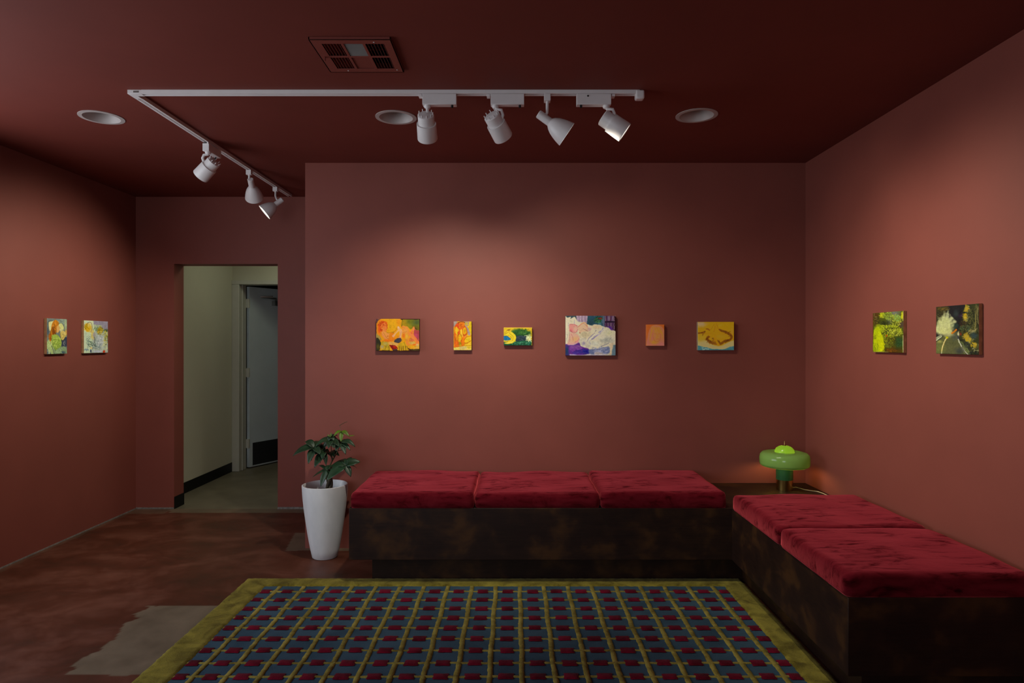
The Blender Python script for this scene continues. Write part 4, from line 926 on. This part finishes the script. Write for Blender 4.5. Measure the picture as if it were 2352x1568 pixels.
c.s_((108, 66, 16), 20, (1742, 342), (1785, 336), (1822, 322)); c.s_((120, 74, 18), 18, (1840, 290), (1862, 292), (1880, 302)); c.br((96, 56, 12), 1800, 338, 30, 16, 12, 16, 5); c.s_((110, 68, 16), 24, (1950, 400), (1990, 440)); c.br((90, 52, 12), 1975, 425, 24, 30, 12, 14, 5)
c.p((206, 160, 22), (1822, 340), (1900, 320), (1935, 300), (1962, 222), (1990, 300), (2040, 335), (2100, 362), (2092, 408), (1985, 422), (1900, 382), f=1); c.s_((206, 154, 20), 24, (1940, 395), (1965, 440), (1990, 482)); c.s_((122, 74, 14), 4, (1895, 300), (1918, 262), (1938, 225)); c.s_((122, 74, 14), 4, (1958, 220), (1975, 260), (1990, 298)); c.s_((130, 80, 14), 5, (1928, 322), (1940, 290), (1945, 250)); c.s_((150, 100, 14), 4, (1990, 380), (2040, 355), (2090, 342)); c.s_((150, 100, 14), 4, (1830, 352), (1900, 345), (1950, 365), (1960, 400)); c.b((210, 165, 48), 2145, 315, 16, 36, .6); c.b((220, 176, 40), 2010, 380, 50, 20, .6)
back(c, 84, 1603, 739, 1686, 804, 'edge_white', 'yellow landscape painting with brown fur and a blue lower edge, rightmost on the back wall')

GL = 'paintings on the left wall'; GR = 'paintings on the right wall'
# left wall: red haired figure
c = Canvas([(430, 442), (818, 466), (808, 1160), (425, 1155)], 92, 114, (104, 116, 112), 7)
c.br((130, 150, 135), 700, 510, 110, 50, 26, 60, 12); c.b((150, 165, 130), 790, 590, 26, 110, .5); c.p((200, 200, 140), (464, 518), (560, 498), (545, 690), (466, 690), f=1, sm=False); c.s_((52, 68, 74), 9, (446, 705), (452, 600), (456, 512), (540, 492)); c.p((52, 60, 78), (690, 880), (815, 830), (812, 1010), (700, 1005), f=2); c.b((190, 150, 70), 795, 740, 20, 60, .5); c.b((70, 80, 90), 450, 700, 20, 60, .5)
c.p((150, 172, 112), (424, 930), (500, 850), (540, 960), (560, 1165), (424, 1165), f=2); c.p((84, 98, 104), (424, 1050), (480, 1100), (505, 1165), (424, 1165), f=2); c.br((180, 196, 150), 480, 1000, 40, 120, 14, 60, 8, 80)
c.p((176, 110, 24), (525, 560), (560, 495), (600, 480), (650, 530), (655, 600), (620, 700), (560, 770), (515, 850), (492, 910), (464, 820), (500, 690), f=1); c.br((206, 136, 40), 590, 580, 50, 110, 20, 80, 8, 100); c.br((104, 52, 10), 565, 640, 30, 100, 16, 90, 9, 98); c.br((130, 66, 14), 500, 790, 18, 80, 10, 70, 8, 105)
c.p((194, 196, 128), (650, 580), (700, 550), (750, 620), (740, 680), (690, 700), (650, 660), f=1); c.p((212, 166, 94), (620, 610), (656, 600), (668, 680), (640, 730), (612, 720), f=1); c.b((180, 178, 130), 705, 690, 34, 30, .3); c.p((192, 172, 92), (680, 740), (730, 700), (790, 730), (790, 790), (740, 880), (700, 860), f=1); c.s_((84, 78, 36), 7, (690, 745), (680, 800), (700, 880), (745, 890)); c.s_((86, 98, 80), 7, (640, 565), (700, 545), (760, 620), (775, 660)); c.s_((110, 90, 50), 5, (720, 760), (755, 800), (720, 850)); c.s_((120, 110, 60), 5, (660, 640), (690, 650)); c.br((206, 190, 120), 730, 770, 40, 60, 10, 36, 8)
c.p((140, 166, 66), (515, 800), (560, 770), (630, 780), (700, 890), (696, 1010), (610, 1085), (545, 1005), f=1); c.br((170, 190, 92), 600, 900, 80, 110, 26, 50, 12); c.br((104, 134, 50), 620, 960, 80, 100, 18, 50, 9); c.s_((70, 96, 40), 7, (520, 800), (535, 920), (560, 1020), (600, 1085)); c.p((122, 146, 110), (600, 1085), (720, 1012), (790, 1030), (802, 1165), (570, 1165), f=2); c.b((58, 78, 90), 725, 1135, 50, 24, .5); c.br((150, 175, 130), 660, 1090, 70, 50, 14, 50, 9); c.s_((58, 66, 76), 8, (515, 990), (540, 1060), (565, 1150)); c.s_((196, 200, 190), 6, (752, 920), (748, 960), (766, 985)); c.s_((180, 190, 180), 5, (770, 900), (780, 960))
def side_painting(cv, wr, xw, thick, yn, yf, z1, z0, edge, label, group, left):
    if left: painting(cv, wr, (xw, yn, z1), (0, 1, 0), (0, 0, -1), (1, 0, 0), yf - yn, z1 - z0, thick, edge, label, group)
    else: painting(cv, wr, (xw, yf, z1), (0, -1, 0), (0, 0, -1), (-1, 0, 0), yf - yn, z1 - z0, thick, edge, label, group)
TL = .022; XF = -(XL + TL)
ya, yb = F * XF / (CX - 108), F * XF / (CX - 154)
side_painting(c, 112, XL, TL, ya, yb, CAMZ + (CY - 730.5) * ya / F, CAMZ - (813 - CY) * ya / F, 'edge_tan', 'narrow upright painting of a red haired figure in green, on the left wall', GL, True)
c = Canvas([(1168, 480), (1645, 505), (1640, 1142), (1160, 1145)], 112, 108, (146, 158, 150), 8)
c.q((128, 124, 142), (1340, 478), (1650, 478), (1650, 700), (1480, 620), (1360, 640), f=3); c.q((184, 196, 166), (1158, 478), (1345, 478), (1375, 700), (1300, 800), (1158, 800), f=2); c.br((150, 170, 170), 1230, 520, 60, 30, 10, 40, 9); c.br((156, 172, 136), 1430, 605, 80, 44, 34, 40, 12); c.br((90, 116, 84), 1410, 650, 60, 40, 20, 34, 10); c.b((66, 78, 46), 1600, 690, 40, 30, .4); c.b((150, 130, 28), 1480, 695, 56, 76, .3); c.br((96, 88, 20), 1480, 700, 56, 74, 26, 40, 9); c.br((186, 164, 50), 1485, 690, 40, 60, 14, 34, 8)
c.b((190, 148, 24), 1238, 630, 66, 80, .25); c.b((206, 184, 96), 1266, 580, 26, 42, .3); c.br((216, 178, 40), 1250, 640, 54, 70, 18, 60, 9, 70); c.br((130, 112, 14), 1200, 600, 34, 50, 12, 44, 9, 60); c.s_((108, 74, 16), 8, (1222, 560), (1260, 524), (1310, 540), (1322, 640), (1298, 720)); c.s_((226, 200, 110), 10, (1310, 600), (1290, 660), (1270, 710))
c.p((168, 184, 158), (1150, 730), (1220, 715), (1290, 745), (1335, 900), (1330, 1000), (1290, 1150), (1150, 1150), f=2); c.br((190, 202, 176), 1210, 870, 60, 140, 18, 90, 12, 85); c.br((104, 130, 118), 1250, 900, 50, 140, 22, 60, 7); c.s_((88, 112, 106), 8, (1240, 880), (1256, 960), (1240, 1020), (1225, 1090)); c.b((166, 146, 64), 1332, 770, 26, 80, .5, .8); c.br((190, 178, 110), 1330, 790, 26, 60, 10, 40, 8)
c.b((152, 160, 164), 1490, 900, 80, 130, .5); c.br((176, 182, 182), 1490, 890, 90, 130, 34, 44, 10); c.br((104, 126, 128), 1430, 950, 90, 110, 34, 40, 7); c.b((146, 142, 140), 1368, 775, 30, 40, .4); c.s_((58, 54, 44), 9, (1366, 820), (1374, 870), (1370, 930)); c.br((52, 72, 64), 1320, 980, 60, 80, 26, 36, 7); c.br((170, 160, 56), 1600, 800, 44, 120, 40, 36, 9); c.br((84, 92, 36), 1600, 860, 50, 130, 34, 30, 7); c.br((180, 188, 150), 1585, 1010, 56, 90, 30, 34, 9); c.b((48, 62, 88), 1300, 1095, 16, 34, .3); c.b((202, 184, 124), 1302, 1038, 22, 18, .4); c.b((172, 50, 20), 1560, 1120, 22, 28, .3); c.br((166, 172, 190), 1430, 1110, 90, 26, 20, 50, 10, 0); c.br((84, 110, 132), 1215, 1060, 34, 26, 8, 30, 9)
ya, yb = F * XF / (CX - 193), F * XF / (CX - 248)
side_painting(c, 104, XL, TL, ya, yb, CAMZ + (CY - 735.5) * ya / F, CAMZ - (811 - CY) * ya / F, 'edge_tan', 'pale painting of a blonde figure before hedges, nearer the doorway on the left wall', GL, True)
# right wall: foliage
c = Canvas([(112, 170), (1090, 105), (1085, 1465), (112, 1455)], 120, 140, (84, 92, 20), 9)
c.b((92, 62, 24), 210, 320, 120, 220, .5); c.b((116, 122, 108), 840, 190, 150, 90, .6); c.b((84, 92, 66), 660, 440, 90, 120, .6); c.b((80, 64, 50), 1030, 550, 80, 110, .4); c.b((84, 58, 14), 800, 1390, 300, 110, .5); c.b((40, 66, 32), 960, 1130, 130, 170, .5); c.b((70, 76, 30), 480, 490, 130, 80, .5)
c.br((190, 196, 30), 440, 230, 80, 90, 60, 30, 17); c.br((150, 172, 60), 620, 260, 160, 130, 120, 30, 14); c.br((184, 190, 60), 860, 400, 180, 200, 140, 30, 12); c.br((130, 170, 80), 900, 330, 100, 110, 48, 35, 17); c.br((206, 204, 20), 1050, 250, 30, 110, 24, 40, 20, 85); c.br((150, 140, 70), 230, 380, 90, 110, 52, 20, 9); c.br((44, 48, 14), 260, 400, 100, 130, 52, 25, 11); c.br((34, 40, 14), 520, 500, 110, 70, 48, 25, 11)
c.br((196, 208, 40), 600, 700, 440, 150, 300, 28, 12); c.br((168, 184, 20), 320, 700, 160, 160, 120, 30, 14); c.br((40, 46, 20), 720, 780, 220, 150, 100, 25, 14); c.br((206, 212, 70), 840, 800, 230, 110, 120, 25, 11); c.br((190, 200, 30), 600, 980, 240, 130, 140, 25, 11); c.br((90, 84, 20), 680, 1080, 180, 160, 120, 25, 12); c.br((140, 144, 40), 640, 1180, 150, 120, 80, 22, 9); c.br((46, 34, 10), 760, 1100, 160, 160, 60, 25, 11); c.br((62, 96, 50), 960, 1130, 120, 150, 80, 22, 9); c.br((130, 80, 16), 720, 1380, 180, 60, 48, 30, 11)
c.p((188, 204, 6), (150, 800), (240, 640), (350, 640), (400, 860), (470, 1000), (480, 1300), (400, 1440), (160, 1440), (140, 1100), f=5); c.br((202, 214, 4), 330, 1050, 120, 280, 60, 170, 34, 88, 8); c.br((150, 168, 6), 220, 1280, 90, 140, 26, 110, 20, 88); c.br((120, 132, 10), 200, 940, 50, 90, 16, 40, 12); c.br((206, 210, 4), 420, 1120, 50, 200, 16, 140, 26, 88, 8)
c.b((190, 84, 14), 575, 915, 26, 34, .4); c.s_((206, 206, 140), 16, (1085, 900), (1078, 1160), (1085, 1440)); c.s_((206, 200, 90), 16, (1080, 110), (1078, 420)); c.s_((110, 60, 14), 22, (125, 420), (128, 760), (124, 1040)); c.s_((200, 200, 110), 12, (120, 1445), (640, 1450)); c.s_((150, 140, 90), 10, (170, 180), (175, 300))
TR = .0195; XF2 = XR - TR
yf, yn = F * XF2 / (2004.4 - CX), F * XF2 / (2074.5 - CX)
side_painting(c, 138, XR, TR, yn, yf, CAMZ + (CY - 713.6) * yn / F, CAMZ - (810 - CY) * yn / F, 'edge_wood', 'yellow green foliage painting on the right wall, the one nearer the corner', GR, False)
# right wall: road
c = Canvas([(70, 190), (1215, 88), (1225, 1478), (70, 1468)], 128, 150, (32, 30, 32), 10)
c.q((60, 54, 32), (60, 180), (430, 150), (280, 640), (60, 660), f=3); c.br((104, 84, 30), 230, 260, 120, 50, 18, 90, 12, -15); c.br((120, 116, 70), 130, 430, 50, 60, 14, 40, 8); c.br((40, 40, 26), 200, 420, 130, 150, 24, 70, 16); c.b((44, 52, 52), 640, 370, 70, 90, .6); c.b((52, 36, 56), 770, 420, 60, 60, .6); c.b((42, 60, 50), 610, 700, 90, 70, .5)
c.q((52, 56, 28), (800, 640), (820, 300), (900, 100), (1235, 80), (1235, 1480), (1060, 1480), (800, 1180), (690, 980), (700, 800), f=3); c.br((26, 28, 22), 960, 650, 260, 520, 170, 56, 14); c.br((120, 114, 60), 980, 700, 230, 480, 190, 32, 8); c.br((56, 38, 22), 820, 640, 120, 90, 44, 44, 10); c.br((70, 90, 60), 880, 740, 140, 80, 40, 40, 10)
c.p((90, 92, 56), (60, 1200), (240, 1000), (420, 930), (620, 800), (690, 900), (700, 1060), (800, 1260), (960, 1480), (60, 1480), f=3, sm=False); c.b((76, 82, 66), 600, 960, 80, 120, .6); c.b((112, 118, 60), 200, 1330, 140, 120, .7); c.b((96, 96, 60), 500, 1350, 200, 120, .7); c.b((64, 68, 60), 720, 1380, 100, 70, .6); c.b((150, 150, 80), 180, 1140, 80, 40, .7)
c.q((92, 104, 58), (720, 1100), (800, 1140), (1010, 1420), (1010, 1480), (960, 1480), f=2); c.br((120, 128, 76), 880, 1300, 90, 120, 14, 90, 16, 50)
for q in ((910, 220, 40, 90), (880, 450, 44, 100), (900, 970, 60, 90), (960, 1060, 70, 70), (1090, 1210, 62, 76)): c.b((176, 150, 30), *q, .3, 1, .8); c.br((196, 160, 20), q[0], q[1], q[2] * 1.2, q[3], 26, 34, 12); c.br((150, 144, 80), q[0] + 30, q[1] + 20, q[2] * 1.8, q[3] * 1.1, 30, 36, 8)
c.br((160, 150, 96), 1010, 870, 100, 50, 12, 110, 12, -20); c.b((50, 66, 66), 1090, 960, 90, 70, .5); c.s_((134, 126, 70), 24, (1130, 380), (1140, 560), (1120, 780)); c.s_((120, 108, 66), 20, (1195, 180), (1180, 420), (1205, 640)); c.br((110, 104, 60), 1150, 220, 50, 120, 12, 110, 12, 85); c.br((40, 48, 46), 950, 1200, 110, 90, 22, 60, 14); c.br((160, 156, 110), 1130, 1330, 80, 50, 12, 60, 10); c.br((30, 34, 30), 1120, 1410, 110, 50, 18, 60, 14)
for q in (((270, 520), (318, 270), (350, 520)), ((330, 520), (428, 240), (450, 540)), ((430, 560), (510, 400), (520, 600)), ((240, 560), (250, 400), (330, 520)), ((160, 640), (130, 550), (260, 580)), ((470, 620), (650, 590), (520, 680)), ((480, 700), (600, 640), (560, 740))): c.q((178, 182, 134), *q, f=4, a=.85)
c.b((196, 200, 136), 340, 660, 185, 215, .38, 1, .45); c.b((198, 202, 140), 170, 790, 120, 150, .4); c.b((196, 198, 130), 350, 830, 190, 130, .35); c.b((190, 194, 140), 600, 590, 44, 40, .5); c.b((190, 194, 140), 530, 500, 34, 40, .6)
c.br((188, 192, 146), 380, 430, 110, 60, 30, 36, 9, -75, 8, .6); c.br((190, 194, 146), 520, 540, 80, 80, 26, 30, 10, 30, 8, .6); c.b((190, 188, 130), 440, 940, 110, 60, .6, .7); c.br((206, 208, 150), 330, 700, 150, 150, 26, 70, 18, -60, 6, .5)
c.q((200, 204, 160), (66, 1020), (240, 930), (250, 1000), (70, 1140), f=1)
for i in range(5): x = 90 + i * 34; c.s_((48, 52, 38), 12, (x, 1080 - i * 27), (x + 10, 980 - i * 12))
c.s_((44, 48, 38), 18, (80, 1150), (160, 1080), (250, 1000)); c.s_((186, 154, 40), 36, (240, 1400), (270, 1260), (330, 1110), (390, 1020)); c.s_((226, 220, 176), 18, (235, 1470), (262, 1280), (310, 1150), (370, 1030)); c.b((186, 180, 16), 390, 1020, 36, 30, .4); c.s_((200, 116, 20), 44, (530, 900), (590, 860), (640, 800)); c.s_((130, 80, 30), 12, (540, 920), (620, 860)); c.s_((196, 198, 170), 26, (700, 1060), (740, 1180), (820, 1340), (950, 1475)); c.b((204, 198, 150), 705, 920, 26, 66, .35); c.b((120, 50, 30), 760, 920, 26, 40, .5); c.s_((60, 60, 74), 30, (690, 980), (690, 1050)); c.s_((44, 44, 40), 14, (780, 1280), (860, 1400), (930, 1480))
yf, yn = F * XF2 / (2149.8 - CX), F * XF2 / (2247.8 - CX)
side_painting(c, 136, XR, TR, yn, yf, CAMZ + (CY - 696.7) * yn / F, CAMZ - (814.6 - CY) * yn / F, 'edge_wood', 'dark painting of a curving road with a white burst, on the right wall', GR, False)

# ------------------------------------------------------------------ daylight, hall light, camera
w = bpy.data.worlds.new('overcast_daylight'); SC.world = w; w.use_nodes = True
bg = w.node_tree.nodes['Background']; bg.inputs[0].default_value = (.86, .93, 1.0, 1); bg.inputs[1].default_value = 4.1
def portal(loc, w_, h_, d):
    al = bpy.data.lights.new('window_portal', 'AREA'); al.shape = 'RECTANGLE'; al.size = w_; al.size_y = h_; al.cycles.is_portal = True
    ao = bpy.data.objects.new('window_portal', al); COL.objects.link(ao); ao.location = loc
    ao.rotation_euler = Vector(d).to_track_quat('-Z', 'Y').to_euler()
portal((XL - .2, (WY0 + WY1) / 2, (WZ0 + WZ1) / 2), WY1 - WY0, WZ1 - WZ0, (1, 0, 0))
portal(((GX0 + GX1) / 2, YR - .2, (GZ0 + GZ1) / 2), GX1 - GX0, GZ1 - GZ0, (0, 1, 0))
hl = bpy.data.lights.new('hall_ceiling_lamp', 'AREA'); hl.shape = 'SQUARE'; hl.size = .5; hl.energy = 4.6; hl.color = (.95, 1.0, .74)
ho = bpy.data.objects.new('hall_ceiling_lamp', hl); COL.objects.link(ho); ho.location = (-2.2, 6.55, H - .02)

cam = bpy.data.cameras.new('camera'); co = bpy.data.objects.new('camera', cam); COL.objects.link(co)
cam.sensor_fit = 'HORIZONTAL'; cam.sensor_width = 36.0; cam.lens = 36.0 * F / 2352.0
cam.shift_x = (1176.0 - CX) / 2352.0; cam.clip_start = .05
co.location = (0, 0, CAMZ); co.rotation_euler = (math.radians(90), 0, 0)
SC.camera = co
SC.view_settings.view_transform = 'Standard'; SC.view_settings.look = 'None'
SC.view_settings.exposure = 0.0; SC.view_settings.gamma = 1.0; SC.view_settings.use_curve_mapping = False
SC.cycles.use_denoising = True; SC.cycles.max_bounces = 8; SC.cycles.diffuse_bounces = 5
SC.cycles.sample_clamp_indirect = 6.0
